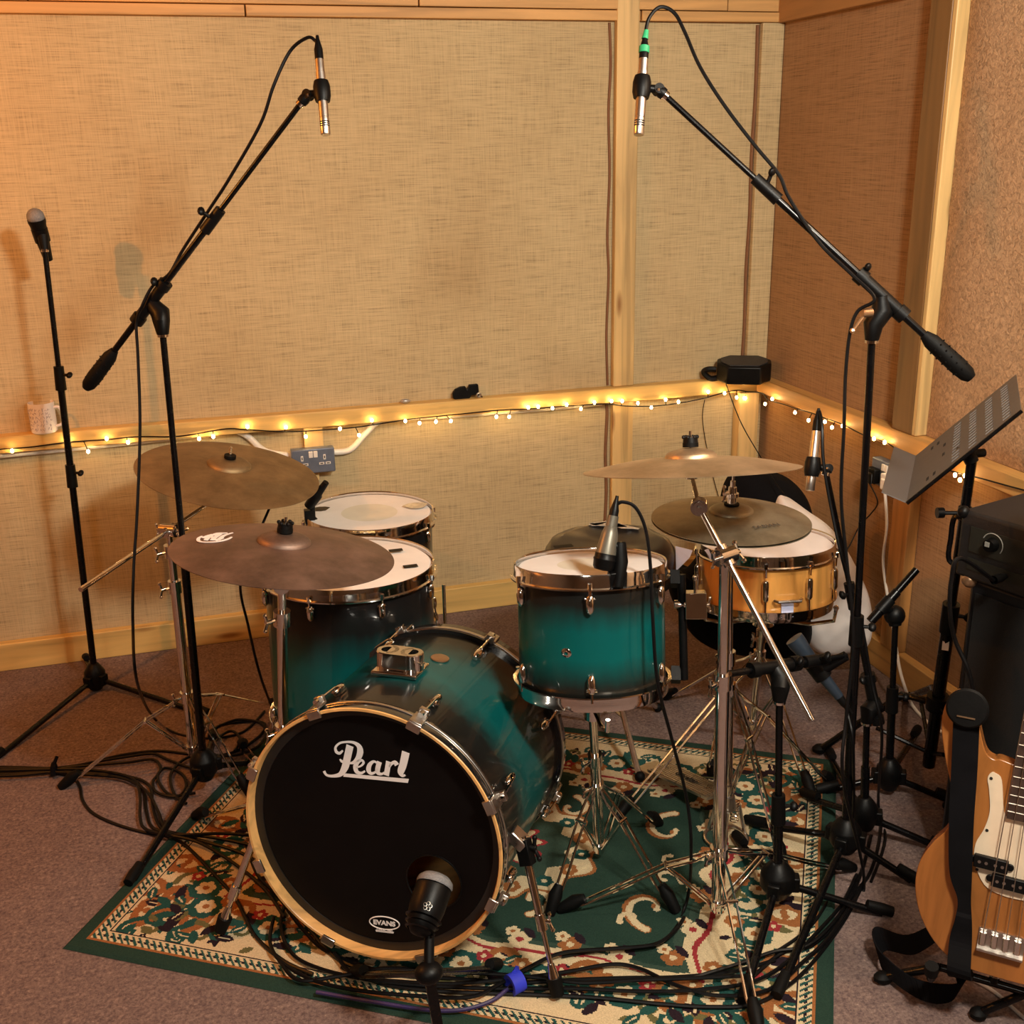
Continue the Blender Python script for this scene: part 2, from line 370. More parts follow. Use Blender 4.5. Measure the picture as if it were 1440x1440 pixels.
# top planks
zt = TOPZ
MBp = MB(); rnd = random.Random(3)
zrow = zt
for row, hr_ in enumerate([.034, .056, .056, .056, .056, .056, .056]):
    x = XL - rnd.random()*.4
    while x < XR:
        L = .7+rnd.random()*.7; x1 = min(x+L, XR)
        MBp.box(((max(x, XL)+x1)/2, YB-.014-rnd.random()*.006, zrow+hr_/2), ((x1-max(x, XL))/2-.0022, .011, hr_/2-.0014)); x += L
    zrow += hr_
board('trim_16', (XL, YB-.004, zt+.001), (XR, YB-.0005, CZ-.002), M_gap)
struct(MBp.build('trim_7', M_plank, None, 30, .002))
MBp = MB()
MBp.box((XR-.014, 1.0, zt+.2), (.013, 2.75, .2)); struct(MBp.build('trim_8', wood('plank_side', (.36, .18, .06), 'y', .6), None, 30, .002))
# covered corner strip, seam, and the bare corner post below the rail
board('trim_9', (1.99, YB-.030, .807), (XR-.002, YB-.002, zt), M_burlap)
MBg = MB(); MBg.tube(spline([(1.982+.004*(i % 2), YB-.006, z) for i, z in enumerate([.81, 1.0, 1.2, 1.4, 1.6, 1.8, 2.03])], 5), .006, 6)
struct(MBg.build('trim_10', M_gap))
board('trim_11', (1.955, YB-.060, .098), (2.035, YB-.004, .751), M_pine_z)
# right wall studs
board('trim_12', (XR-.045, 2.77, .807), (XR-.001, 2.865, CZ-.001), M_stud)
board('trim_13', (XR-.040, 2.745, .098), (XR-.001, 2.83, .751), wood('stud_low', (.42, .20, .06), 'z'))
board('trim_lit_edge', (XR-.043, 2.750, .807), (XR-.001, 2.769, CZ-.001), M_pine_z)      # added paler strip: the stud's lit near face, put in as colour
# felt covered panel above the right rail, slightly pillowed, with a pale torn edge
def felt_panel():
    b = MB(); ny, nz = 60, 60; y0, y1, z0, z1 = -1.5, 2.749, .807, CZ-.002; vs = []
    for i in range(ny+1):
        for j in range(nz+1):
            y = y0+(y1-y0)*i/ny; z = z0+(z1-z0)*j/nz
            e = min(1, (y1-y)/.06)*min(1, (z-z0)/.06)
            d = .004+.018*e+.007*noise.noise(V((y*6, z*6, 1)))*e+.004*noise.noise(V((y*25, z*25, 1)))
            vs.append((XR-d, y, z))
    b._add(vs, [(i*(nz+1)+j, (i+1)*(nz+1)+j, (i+1)*(nz+1)+j+1, i*(nz+1)+j+1) for i in range(ny) for j in range(nz)])
    return b
struct(felt_panel().build('wall_felt_panel', M_felt, None, 80))

# ================================================================== RUG (woven pattern painted on a fine grid)
RC = V((-.411, 2.207, 0)); R1 = V((.848, -.530, 0)).normalized(); R2 = V((.530, .848, 0)).normalized(); RW, RD = 1.62, 1.21
def make_rug():
    st = .0032; nx, ny = int(RW/st), int(RD/st)
    U, W = np.meshgrid((np.arange(nx)+.5)*st, (np.arange(ny)+.5)*st, indexing='ij')
    img = np.zeros((nx, ny, 3)); g = np.random.RandomState(5)
    green = (.022, .048, .036); green2 = (.040, .070, .052); cream = (.62, .50, .31); brown = (.30, .115, .04); dark = (.022, .014, .02); red = (.30, .035, .04); olive = (.13, .12, .05); teal = (.02, .075, .065)
    e = np.minimum(np.minimum(U, RW-U), np.minimum(W, RD-W))
    img[:] = green
    def put(mask, c): img[mask] = c
    put(e > .036, brown); put(e > .041, cream)
    along = np.where((np.minimum(U, RW-U) < np.minimum(W, RD-W)), W, U)
    ph = ((along + (e-.041)*.9) / .017) % 1.0; put((e > .043) & (e < .068) & (ph < .42), teal)
    put((e > .052) & (e < .057) & (ph > .6), dark)
    put(e > .071, dark); put(e > .075, cream)
    inner = .075
    # inner medallion field with a scalloped edge
    cx, cy = RW/2, RD/2
    ang = np.arctan2((W-cy)/(RD/2), (U-cx)/(RW/2)); sc = .03*np.cos(ang*12)+.02*np.cos(ang*20)
    fld = np.maximum(np.abs(U-cx)/(RW/2-.30), np.abs(W-cy)/(RD/2-.27)) + sc + .10*(np.abs(U-cx)/(RW/2))*(np.abs(W-cy)/(RD/2))
    put(fld < 1.10, red); put(fld < 1.075, cream); put(fld < 1.03, green2); put(fld < .985, green)
    def disc(u, w_, r, c, lim=inner):
        i0, i1 = max(0, int((u-r)/st)), min(nx, int((u+r)/st)+2); j0, j1 = max(0, int((w_-r)/st)), min(ny, int((w_+r)/st)+2)
        if i0 >= i1 or j0 >= j1: return
        mk = ((U[i0:i1, j0:j1]-u)**2+(W[i0:i1, j0:j1]-w_)**2 < r*r) & (e[i0:i1, j0:j1] > lim)
        img[i0:i1, j0:j1][mk] = c
    def scroll(u, w_, a, L, curl, w0, c, hook=True):
        n = 46; x, y = u, w_
        for k in range(n):
            t = k/n; disc(x, y, w0*(1-.55*t)+.001, c); a += curl*(1+3.2*t*t)*(L/n); x += math.cos(a)*L/n; y += math.sin(a)*L/n
        if hook: disc(x, y, w0*.95, c)
    def leaf(u, w_, a, L, c, c2=None):
        for k in range(14):
            t = k/13; r = math.sin(PI*t)*L*.22+.0015; disc(u+math.cos(a)*L*t, w_+math.sin(a)*L*t, r, c)
        if c2:
            for k in range(10): disc(u+math.cos(a)*L*(.2+.06*k), w_+math.sin(a)*L*(.2+.06*k), .0022, c2)
    def flower(u, w_, r, c, cc, n=6, a0=0):
        for k in range(n): disc(u+math.cos(a0+k*2*PI/n)*r*.62, w_+math.sin(a0+k*2*PI/n)*r*.62, r*.40, c)
        disc(u, w_, r*.32, cc)
    def symm(fn):
        for sx in (1, -1):
            for sy in (1, -1):
                fn(lambda u, w_: (u if sx > 0 else RW-u, w_ if sy > 0 else RD-w_), lambda a: (a if sx > 0 else PI-a)*(1 if sy > 0 else -1), sx*sy)
    rnd = random.Random(11)
    # border ornaments
    def border(P, A, s_):
        def S(u, w_, a, L, cu, w0, c): scroll(*P(u, w_), A(a), L, cu*s_, w0, c)
        def Lf(u, w_, a, L, c, c2=None): leaf(*P(u, w_), A(a), L, c, c2)
        def Fl(u, w_, r, c, cc, n=6): flower(*P(u, w_), r, c, cc, n, .3)
        for k in range(46):
            u, w_ = rnd.uniform(.10, .80), rnd.uniform(.10, .25)
            if k % 2: u, w_ = rnd.uniform(.10, .26), rnd.uniform(.1, .6)
            Lf(u, w_, rnd.uniform(0, 6.28), rnd.uniform(.02, .035), rnd.choice([dark, teal, teal, olive, olive, dark]))
        for (u, w_) in ((.115, .105), (.235, .115), (.11, .23), (.15, .16), (.32, .15), (.50, .155), (.68, .15), (.15, .33), (.155, .50)):
            hz = w_ < .2
            base = 0 if hz else PI/2
            S(u, w_, base+.5, .19, 16, .0095, brown); S(u, w_, base+2.6, .17, -17, .0095, brown)
            S(u+.01, w_+.03, base+.2, .11, -22, .007, olive); S(u, w_+.02, base-2.8, .12, 20, .007, teal)
            for k in range(7): Lf(u+rnd.uniform(-.06, .06), w_+rnd.uniform(-.05, .06), rnd.uniform(0, 6.28), .045, teal if k % 3 else dark, cream if k % 2 else None)
        for (u, w_) in ((.235, .20), (.41, .17), (.59, .17), (.76, .17), (.20, .26), (.17, .42), (.17, .58)):
            Fl(u, w_, .042, teal, cream, 8); Fl(u, w_, .024, cream, brown, 6)
            Fl(u+.045, w_+.03, .022, brown, cream, 6); Fl(u-.04, w_+.035, .018, red, cream, 5)
    symm(border)
    # flowers along the edge of the inner field and scrolls inside it
    def innr(P, A, s_):
        def S(u, w_, a, L, cu, w0, c): scroll(*P(u, w_), A(a), L, cu*s_, w0, c)
        def Fl(u, w_, r, c, cc, n=6): flower(*P(u, w_), r, c, cc, n, .3)
        pts = [(.33, .30), (.44, .275), (.55, .285), (.66, .275), (.77, .285), (.30, .40), (.295, .52)]
        for k, (u, w_) in enumerate(pts):
            Fl(u, w_, .026, cream if k % 2 else brown, red if k % 2 else cream, 6); Fl(u+.022, w_+.022, .017, cream, brown, 5)
            leaf(*P(u-.03, w_+.01), A(.8), .04, dark)
        S(.40, .375, .3, .20, 11, .011, brown); S(.40, .375, .35, .19, 12, .008, cream); S(.46, .385, 1.2, .07, 30, .007, cream)
        S(.66, .36, 2.7, .16, -15, .011, brown); S(.66, .36, 2.7, .15, -16, .008, cream)
        S(.345, .56, 1.3, .10, -22, .008, cream)
    symm(innr)
    md = np.hypot((U-cx)/1.25, W-cy)+.012*np.cos(np.arctan2(W-cy, U-cx)*14)
    put(md < .205, brown); put(md < .197, cream); put(md < .15, green2); put(md < .09, red); put(md < .08, cream)
    for k in range(16):
        a = k*2*PI/16; flower(cx+math.cos(a)*.215, cy+math.sin(a)*.172, .022, brown if k % 2 else teal, cream, 6)
    for k in range(10):
        a = k*2*PI/10; leaf(cx, cy, a, .07, teal, red)
    img *= (1+.16*(g.rand(nx, ny, 1)-.5))
    # mesh
    xs = np.arange(nx+1)*RW/nx; ys = np.arange(ny+1)*RD/ny; XX, YY = np.meshgrid(xs, ys, indexing='ij')
    zz = .007+.0006*g.rand(nx+1, ny+1); edge = np.minimum(np.minimum(XX, RW-XX), np.minimum(YY, RD-YY)); zz = np.where(edge < .004, .0015, zz)
    co = np.stack([XX*R1.x+YY*R2.x, XX*R1.y+YY*R2.y, zz], -1).reshape(-1, 3)
    ii, jj = np.meshgrid(np.arange(nx), np.arange(ny), indexing='ij'); a = (ii*(ny+1)+jj).ravel()
    quads = np.stack([a, a+ny+1, a+ny+2, a+1], 1)
    me = bpy.data.meshes.new('patterned_rug'); me.vertices.add(len(co)); me.vertices.foreach_set('co', co.astype(np.float32).ravel())
    me.loops.add(quads.size); me.loops.foreach_set('vertex_index', quads.ravel().astype(np.int32))
    me.polygons.add(len(quads)); me.polygons.foreach_set('loop_start', (np.arange(len(quads))*4).astype(np.int32))
    me.update(calc_edges=True); me.validate()
    at = me.color_attributes.new('Col', 'FLOAT_COLOR', 'CORNER')
    c4 = np.concatenate([img.reshape(-1, 3), np.ones((nx*ny, 1))], 1); at.data.foreach_set('color', np.repeat(c4, 4, 0).astype(np.float32).ravel())
    me.materials.append(attr_col('rug_pile', 'Col', .95, .5, 420, spec=.05))
    o = bpy.data.objects.new('patterned_rug', me); COL.objects.link(o); o.location = RC
    return tag(o, 'green bordered oriental rug with cream scrolls and flowers under the drum kit', 'rug')
make_rug()
RZ = .0085
def on_rug(x, y):
    d = V((x, y, 0))-RC; return 0 < d.dot(R1) < RW and 0 < d.dot(R2) < RD
def gz(x, y): return RZ if on_rug(x, y) else 0.
def G(px, py, h=0.):
    p = Z_(px, py, h); g = gz(p.x, p.y)
    if g: p = Z_(px, py, h+g)
    return p

# ================================================================== DRUM PARTS
def wing(b, c, ax, side, s=1.0):
    c = V(c); ax = V(ax).normalized(); side = V(side).normalized()
    b.cyl(c-ax*.004*s, c+ax*.010*s, .0055*s)
    for q in (-1, 1):
        b.cyl(c+ax*.006*s, c+ax*.011*s+side*q*.017*s, .0035*s, .004*s, 8); b.ball(c+ax*.011*s+side*q*.018*s, .0052*s, seg=8)
def lug_shape(b, o, n, axis, L=.030):     # pointed bridge lug standing on a shell
    o, n, axis = V(o), V(n).normalized(), V(axis).normalized(); s = axis.cross(n)
    b.lathe(o-axis*L, axis, [(0, .0), (.004, .0045), (L*.5, .0085), (L*1.25, .0095), (L*1.8, .0075), (L*1.95, .004), (L*2, 0)], 14)
    b.box(o+n*-.004, (.006, L*.7, .006), (s, axis, n))
    b.cyl(o+axis*L*.6-s*.011, o+axis*L*.6+s*.011, .0032, seg=8)
def hoop(b, o, ax, r, h=.022, lip=.006):
    # flanged steel hoop: o is the bearing-edge level, ax points outwards from the shell
    b.lathe(o, ax, [(lip+.0, r-.006), (lip+.002, r-.003), (lip-.001, r-.002), (-.006, r-.0015), (-h+.003, r), (-h+.001, r+.006), (-h-.002, r+.006), (-h-.001, r-.002), (-h+.004, r-.004), (lip-.002, r-.0065), (lip+.0, r-.006)], 72)
def drum(name, label, cen, ax, rad, L, shellmat, nl, a0, parts_low=True, hole=None, headmat=M_head, xd=None, logo=True):
    cen, ax = V(cen), V(ax).normalized(); root = thing(name, cen-ax*L, label, 'drum')
    x = V(xd or (1, 0, 0)); x = (x-ax*x.dot(ax)).normalized(); y = ax.cross(x); rs = rad-.008
    sh = MB().lathe(cen, ax, [(-L+.006, rs-.006), (-L+.004, rs-.002), (-L+.008, rs), (-L*.75, rs), (-L*.5, rs), (-L*.25, rs), (-.008, rs), (-.004, rs-.002), (-.006, rs-.006)], 72, x)
    tt = [1-v for v in sh.t]; sh.t = tt
    sh.build('shell', shellmat, root)
    hb = MB(); hoop(hb, cen, ax, rad); hb.build('top_hoop', M_chrome, root)
    if parts_low:
        hb = MB(); hoop(hb, cen-ax*L, -ax, rad); hb.build('bottom_hoop', M_chrome, root)
    hd = MB().lathe(cen-ax*.001, ax, [(0, 0), (.0, rs*.45)], 64).build('drumhead', headmat, root)
    hd2 = MB().lathe(cen-ax*.001, ax, [(0, rs*.449), (0, rs-.006), (-.006, rs+.001), (-.012, rs+.0015)], 72).build('head_rim', M_head if headmat != M_whitehead else headmat, root)
    for k in range(nl):
        a = a0+k*2*PI/nl; d = x*math.cos(a)+y*math.sin(a)
        b = MB(); 
        if L > .2: lug_shape(b, cen+d*(rs+.009)-ax*.052, d, ax, .022)
        else:
            b.lathe(cen+d*(rs+.010)-ax*(L/2+.030), ax, [(0, 0), (.002, .006), (.008, .0085), (.052, .0085), (.058, .006), (.060, 0)], 14)
            for q_ in (-.020, .020): b.box(cen+d*(rs+.003)-ax*(L/2+q_), (.005, .005, .006), (ax.cross(d), d, ax))
            b.cyl(cen+d*(rad+.004)-ax*(L-.02), cen+d*(rs+.010)-ax*(L/2+.028), .0024, seg=8)
        b.build('lug', M_chrome, root)
        b = MB(); b.cyl(cen+d*(rad+.006)-ax*.026+ax*.012, cen+d*(rs+.012)-ax*.045, .0026, seg=8); b.cyl(cen+d*(rad+.006)-ax*.022, cen+d*(rad+.006)-ax*.008, .005, seg=6); b.build('tension_rod', M_chrome, root)
        if parts_low and L > .2:
            b = MB(); lug_shape(b, cen+d*(rs+.009)-ax*(L-.052), d, -ax, .022); b.build('lug', M_chrome, root)
            b = MB(); b.cyl(cen+d*(rad+.006)-ax*(L-.014), cen+d*(rs+.012)-ax*(L-.045), .0026, seg=8); b.build('tension_rod', M_chrome, root)
    return root, x, y, rs
M_whitehead = simple('white_snare_head', (.80, .76, .76), .65, 0, .03, 12)

# ---- rack tom
TN = V((.037, .172, .984)).normalized(); TC = V((.764, 2.085, .800)); TL = .268
tom, tx, ty, trs = drum('rack_tom', 'teal burst rack tom with chrome hoops, mounted beside the bass drum', TC, TN, .165, TL, M_shell, 6, R_(-110), headmat=M_headcenter)
b = MB(); vd = (V((-.35, -1, 0))).normalized(); vd = (vd-TN*vd.dot(TN)).normalized()
gp = TC + vd*trs - TN*.135; gp = TC+(V((-.62, -.78, 0)).normalized())*(trs)-TN*.13
b.lathe(gp-V((-.62, -.78, 0)).normalized()*.002, V((-.62, -.78, 0)), [(0, .011), (.004, .011), (.006, .008), (.006, .004), (.001, .0035), (0, 0)], 20); b.build('vent_grommet', M_chrome, tom)
b = MB(); mk = TC+V((-.02, .12, 0)); b.prism([mk+V((-.022, -.008, .0005)), mk+V((.022, -.008, .0005)), mk+V((.022, .008, .0005)), mk+V((-.022, .008, .0005))], (0, 0, .0008)); b.build('head_tape', M_blackp, tom)
# suspension bracket on the tom's right side
b = MB(); sd = V((.93, -.36, 0)).normalized()
for zz in (-.03, -.24): b.box(TC+sd*(trs+.022)+TN*zz, (.016, .012, .01), axes(sd))
b.tube([TC+sd*(trs+.036)-TN*.02, TC+sd*(trs+.040)-TN*.25], .009, 10); b.build('suspension_mount', M_blackp, tom)
b = MB(); q = TC+sd*(trs+.065)-TN*.085; b.box(q, (.022, .018, .028), axes(TN, sd)); b.cyl(q+TN*.01+sd*.0, q+TN*.055, .004); b.ball(q+TN*.058, .007, seg=8)
b.cyl(q-sd*.045, q, .009); wing(b, q+sd*.022, sd, TN, .8); b.build('mount_clamp', M_chrome, tom, 30, .004)

# ---- floor toms
ft, fx, fy, frs = drum('floor_tom', 'larger teal burst floor tom behind the bass drum, under the logo cymbal', (.323, 2.666, .643), (.02, .03, 1), .220, .42, M_shellf, 8, R_(12), xd=(1, 0, 0))
for dx, dy in ((.132, .058), (.146, -.069)):
    c = V((.323+dx, 2.666+dy, .6442)); b = MB(); b.prism([c+V((-.018, -.009, 0)), c+V((.018, -.009, 0)), c+V((.018, .009, 0)), c+V((-.018, .009, 0))], (0, 0, .001)); b.build('damping_pad', M_blackp, ft)
for a in (95, 212, 348):
    d = V((math.cos(R_(a)), math.sin(R_(a)), 0)); p = V((.323, 2.666, 0))+d*.245
    b = MB(); g = gz(p.x, p.y); b.tube([p+V((0, 0, .36)), p+V((0, 0, .05+g))], .0055, 10); lg = b.build('leg', M_chrome, ft)
    b = MB(); b.cyl(p+V((0, 0, g)), p+V((0, 0, .05+g)), .015, .010); b.build('rubber_foot', M_rubber, lg)
    b = MB(); b.box(p+V((0, 0, .30))-d*.012, (.012, .014, .03), axes((0, 0, 1), d)); wing(b, p+V((0, 0, .30))+d*.01, d, (0, 0, 1), .8); b.build('leg_bracket', M_chrome, lg)
ft2, gx, gy, grs = drum('floor_tom', 'smaller dark floor tom at the back, with tape patches on its worn head', (.451, 3.136, .622), (.02, .0, 1), .193, .37, M_shellf, 8, R_(5), headmat=M_headcenter)
for (px, py, w_, mtl) in ((450, 716, .028, M_blackp), (585, 711, .036, M_tape)):
    c = Z_(px, py, .6235); b = MB(); b.prism([c+V((math.cos(t)*w_*(1+.2*math.sin(3*t)), math.sin(t)*w_*.8, 0)) for t in [k*PI/5+.3 for k in range(10)]], (0, 0, .001)); b.build('tape_patch', mtl, ft2)
for a in (95, 215, 335):
    d = V((math.cos(R_(a)), math.sin(R_(a)), 0)); p = V((.451, 3.136, 0))+d*.217; g = gz(p.x, p.y)
    b = MB(); b.tube([p+V((0, 0, .40)), p+V((0, 0, .04+g))], .0055, 10); lg = b.build('leg', M_chrome, ft2)
    b = MB(); b.cyl(p+V((0, 0, g)), p+V((0, 0, .045+g)), .015, .010); b.build('rubber_foot', M_rubber, lg)

# ---- snare
SN = V((.01, .085, .99)).normalized(); SCN = V((1.442, 2.548, .612))
sn, sx, sy, srs = drum('snare_drum', 'natural wood snare drum with chrome hoops and a white head', SCN, SN, .187, .163, M_snare, 10, R_(-118), headmat=M_whitehead)
sd = V((-.18, -.98, 0)).normalized(); q = SCN+sd*.184-SN*.090
b = MB(); X, Y, Zq = axes(SN, sd); b.tube([q-Y*.035+X*.004, q-Y*.03+X*.018, q+Y*.03+X*.018, q+Y*.035+X*.004], .0045, 8); b.build('strainer_lever', M_chrome2, sn)
b = MB(); b.box(q-SN*.026+Y*-.0, (.002, .016, .022), (X, Y, Zq)); b.build('strainer_strip', M_paper, sn, label='pale plastic strip')

# ---- bass drum
BC = V((.24, 1.945, .320)); BA = V((.545, .836, -.07)).normalized(); BU = V((BA.y, -BA.x, 0)).normalized(); BW = BU.cross(BA).normalized(); BW = BW if BW.z > 0 else -BW
BL = .50
bd = thing('bass_drum', (BC.x+BA.x*BL/2, BC.y+BA.y*BL/2, RZ), 'teal burst bass drum lying on its side with a black front head', 'drum')
def bp_(a, r, ax_): return BC + BA*ax_ + (BU*math.cos(a)+BW*math.sin(a))*r
rs = .2745
s_ = MB().lathe(BC, BA, [(.034, rs-.006, 0), (.034, rs, 0), (.15, rs, .25), (.25, rs, .5), (.35, rs, .75), (BL-.034, rs, 1), (BL-.034, rs-.006, 1), (.25, rs-.007, .02), (.034, rs-.006, 0)], 96); s_.build('shell', M_shell, bd)
MB().lathe(BC, BA, [(.036, .2665), (.25, .2665), (BL-.04, .2665), (BL-.04, .1), (BL-.04, 0)], 64).build('shell_interior', M_hoopwood, bd)
MB().lathe(BC, BA, [(.036, .2750), (.002, .2750), (0, .2765), (0, .2815), (.002, .283)], 96).build('front_hoop', M_hoopwood, bd, label='natural maple face of the front hoop')
MB().lathe(BC, BA, [(.002, .2831), (.038, .2836), (.040, .282), (.040, .2745)], 96).build('hoop_band', M_lacquer, bd, label='black lacquered outside of the front hoop')
MB().lathe(BC, BA, [(.026, .2838), (.027, .2850), (.032, .2850), (.033, .2838)], 96).build('hoop_inlay', M_steel, bd)
MB().lathe(BC, BA, [(BL-.040, .2745), (BL-.040, .284), (BL, .284), (BL, .275), (BL-.036, .275)], 96).build('rear_hoop', M_lacquer, bd)
MB().lathe(BC, BA, [(BL-.034, .2845), (BL-.033, .286), (BL-.024, .286), (BL-.023, .2845)], 96).build('hoop_inlay', M_steel, bd)
# front head with port hole
hx, hy, hr = .128, -.092, .060
HO = BC+BA*.026
b = MB(); vs = []; fs = []; n = 96
for k in range(n):
    a = 2*PI*k/n; vs.append(HO+(BU*math.cos(a)+BW*math.sin(a))*.2755)
for k in range(n):
    a = 2*PI*k/n; vs.append(HO+BU*(hx+math.cos(a)*hr)+BW*(hy+math.sin(a)*hr))
fs = [(k, (k+1) % n, n+(k+1) % n, n+k) for k in range(n)]; b._add(vs, fs); b.build('front_head', M_blackhead, bd, 0)
b = MB(); b.ring(HO+BU*hx+BW*hy, BA, hr, .0022, 48, 6); b.build('port_ring', M_blackp, bd)
MB().lathe(BC, BA, [(.027, .2555), (.0245, .2560), (.0245, .2745), (.027, .275)], 96).build('head_collar', simple('head_collar_grey', (.012, .011, .010), .35), bd)
BN = -BA
HP = HO-BA*.0006
def hp(px, py): return PL(px, py, HP, BA)
def stroke(b, pts, ws, k=4.8, ox=340, oy=860):
    sm = spline([V((x, y, w_)) for (x, y), w_ in zip(pts, ws)], 8); P = [hp(ox+q.x/k, oy+q.y/k) for q in sm]; sc = 1.22/k*dep(HO)/CAM_F
    b.ribbon(P, [q.z*sc for q in sm], BN, .0006)
b = MB()
stroke(b, [(731, 905), (712, 990), (697, 1050), (665, 1098), (610, 1110), (572, 1102), (555, 1076)], [42, 42, 40, 26, 16, 14, 16])
stroke(b, [(682, 938), (660, 956), (638, 945), (634, 915), (662, 888), (705, 880), (755, 884), (790, 908), (800, 945), (785, 990), (755, 1018), (722, 1024)], [10, 16, 18, 13, 12, 12, 16, 28, 36, 30, 18, 8])
stroke(b, [(662, 996), (678, 1012), (700, 1012)], [8, 16, 10])
stroke(b, [(765, 1052), (800, 1044), (822, 1022), (812, 1004), (788, 1012), (768, 1044), (776, 1080), (806, 1090), (832, 1076)], [9, 10, 14, 14, 20, 26, 24, 15, 10])
stroke(b, [(915, 1022), (890, 1012), (864, 1034), (856, 1070), (872, 1092), (900, 1084), (918, 1060)], [12, 14, 24, 27, 18, 12, 10])
stroke(b, [(930, 1014), (918, 1060), (920, 1088), (944, 1096), (962, 1086)], [28, 28, 24, 14, 10])
stroke(b, [(992, 1012), (984, 1060), (976, 1106)], [30, 30, 30])
stroke(b, [(996, 1050), (1012, 1026), (1034, 1018), (1048, 1036)], [12, 16, 22, 28])
stroke(b, [(1108, 948), (1090, 1030), (1074, 1080), (1084, 1106), (1104, 1104)], [44, 42, 38, 20, 10])
b.prism([hp(340+x/4.8, 860+y/4.8) for x, y in ((690, 1092), (1128, 1130), (1122, 1156), (686, 1114))], BN*.0006)
b.build('brand_lettering', M_white, bd, 0)
# small oval sponsor mark
b = MB(); oc = hp(540.5, 1298)
ou = (hp(562, 1301)-hp(519, 1296)).normalized(); ov = (hp(540, 1288)-hp(541, 1308)).normalized()
b.tube([oc+ou*math.cos(t)*.0340+ov*math.sin(t)*.0150 for t in [k*2*PI/48 for k in range(48)]], .0013, 6, True)
def text_obj(body, size, o, xu, yu, mat, parent, name, bold=.0, squeeze=1.0):
    cu = bpy.data.curves.new(name+'_c', 'FONT'); cu.body = body; cu.size = size; cu.align_x = 'CENTER'; cu.align_y = 'CENTER'; cu.extrude = .0003; cu.offset = bold
    ob = bpy.data.objects.new(name+'_c', cu); COL.objects.link(ob); dg = bpy.context.evaluated_depsgraph_get(); me = bpy.data.meshes.new_from_object(ob.evaluated_get(dg)); bpy.data.objects.remove(ob)
    xu, yu = V(xu).normalized(), V(yu).normalized(); nn = xu.cross(yu); off = parent_loc(parent)
    for v in me.vertices: c = v.co.copy(); v.co = V(o)+xu*c.x*squeeze+yu*c.y+nn*c.z-off
    me.materials.clear(); me.materials.append(mat); r = bpy.data.objects.new(name, me); COL.objects.link(r); r.parent = parent; return r
b.prism([oc-ov*.0185-ou*.021, oc-ov*.0185+ou*.021, oc-ov*.0225+ou*.020, oc-ov*.0225-ou*.020], BN*.0005)
b.build('oval_mark', M_white, bd, 0)
text_obj('EVANS', .0150, oc+BN*.001, ou, ov, M_white, bd, 'oval_lettering', .0006, 1.12)
text_obj('LEVEL 360', .0075, oc-ov*.0165+BN*.001, ou, ov, M_white, bd, 'small_lettering', .0002, 1.1)
for k in range(8):
    a = R_(22.5+45*k+1)
    d = (BU*math.cos(a)+BW*math.sin(a)); s2 = BA.cross(d)
    for ax0, sg in ((.0, 1), (BL, -1)):
        b = MB()
        X3 = (s2, d, BA)
        b.box(BC+BA*(ax0-sg*.003)+d*.279, (.015, .009, .003), X3)
        b.box(BC+BA*(ax0+sg*.016)+d*.2885, (.014, .003, .020), X3)
        b.box(BC+BA*(ax0+sg*.038)+d*.2945, (.010, .009, .006), X3)
        b.build('claw_hook', M_chrome2, bd, 30, .0015)
        b = MB(); b.cyl(BC+BA*(ax0+sg*.030)+d*.297, BC+BA*(ax0+sg*.105)+d*.294, .0031, seg=8); b.cyl(BC+BA*(ax0+sg*.018)+d*.297, BC+BA*(ax0+sg*.032)+d*.297, .0058, seg=8); b.build('tension_rod', M_chrome, bd)
        b = MB(); lug_shape(b, BC+BA*(ax0+sg*.118)+d*.286, d, -BA*sg, .024); b.build('lug', M_chrome, bd)
# tom holder on top of the shell + badge
a = R_(90); d = BW
q = BC+BA*.215+d*.281-BU*.015
b = MB(); b.box(q, (.052, .040, .005), (BU, BA, d)); b.build('mount_plate', M_chrome, bd, 30, .003)
b = MB(); b.box(q+d*.024, (.024, .026, .018), (BU, BA, d))
for sgn in (-1, 1): b.lathe(q+BU*sgn*.027, d, [(.004, .026), (.040, .026), (.042, .024), (.042, .015), (.020, .014), (.020, 0)], 24)
b.build('tom_holder', M_chrome, bd)
b = MB(); q3 = q+BU*.052-BA*.012+d*.022; wing(b, q3, BU, BA, .45); b.build('wing_screw', M_chrome, bd)
b = MB(); bq = BC+BA*.315+(BU*math.cos(R_(82))+BW*math.sin(R_(82)))*(rs+.001); b.lathe(bq, (BU*math.cos(R_(82))+BW*math.sin(R_(82))), [(0, .021), (.002, .0205), (.003, .018), (.003, 0)], 32); b.build('badge', M_badge, bd)
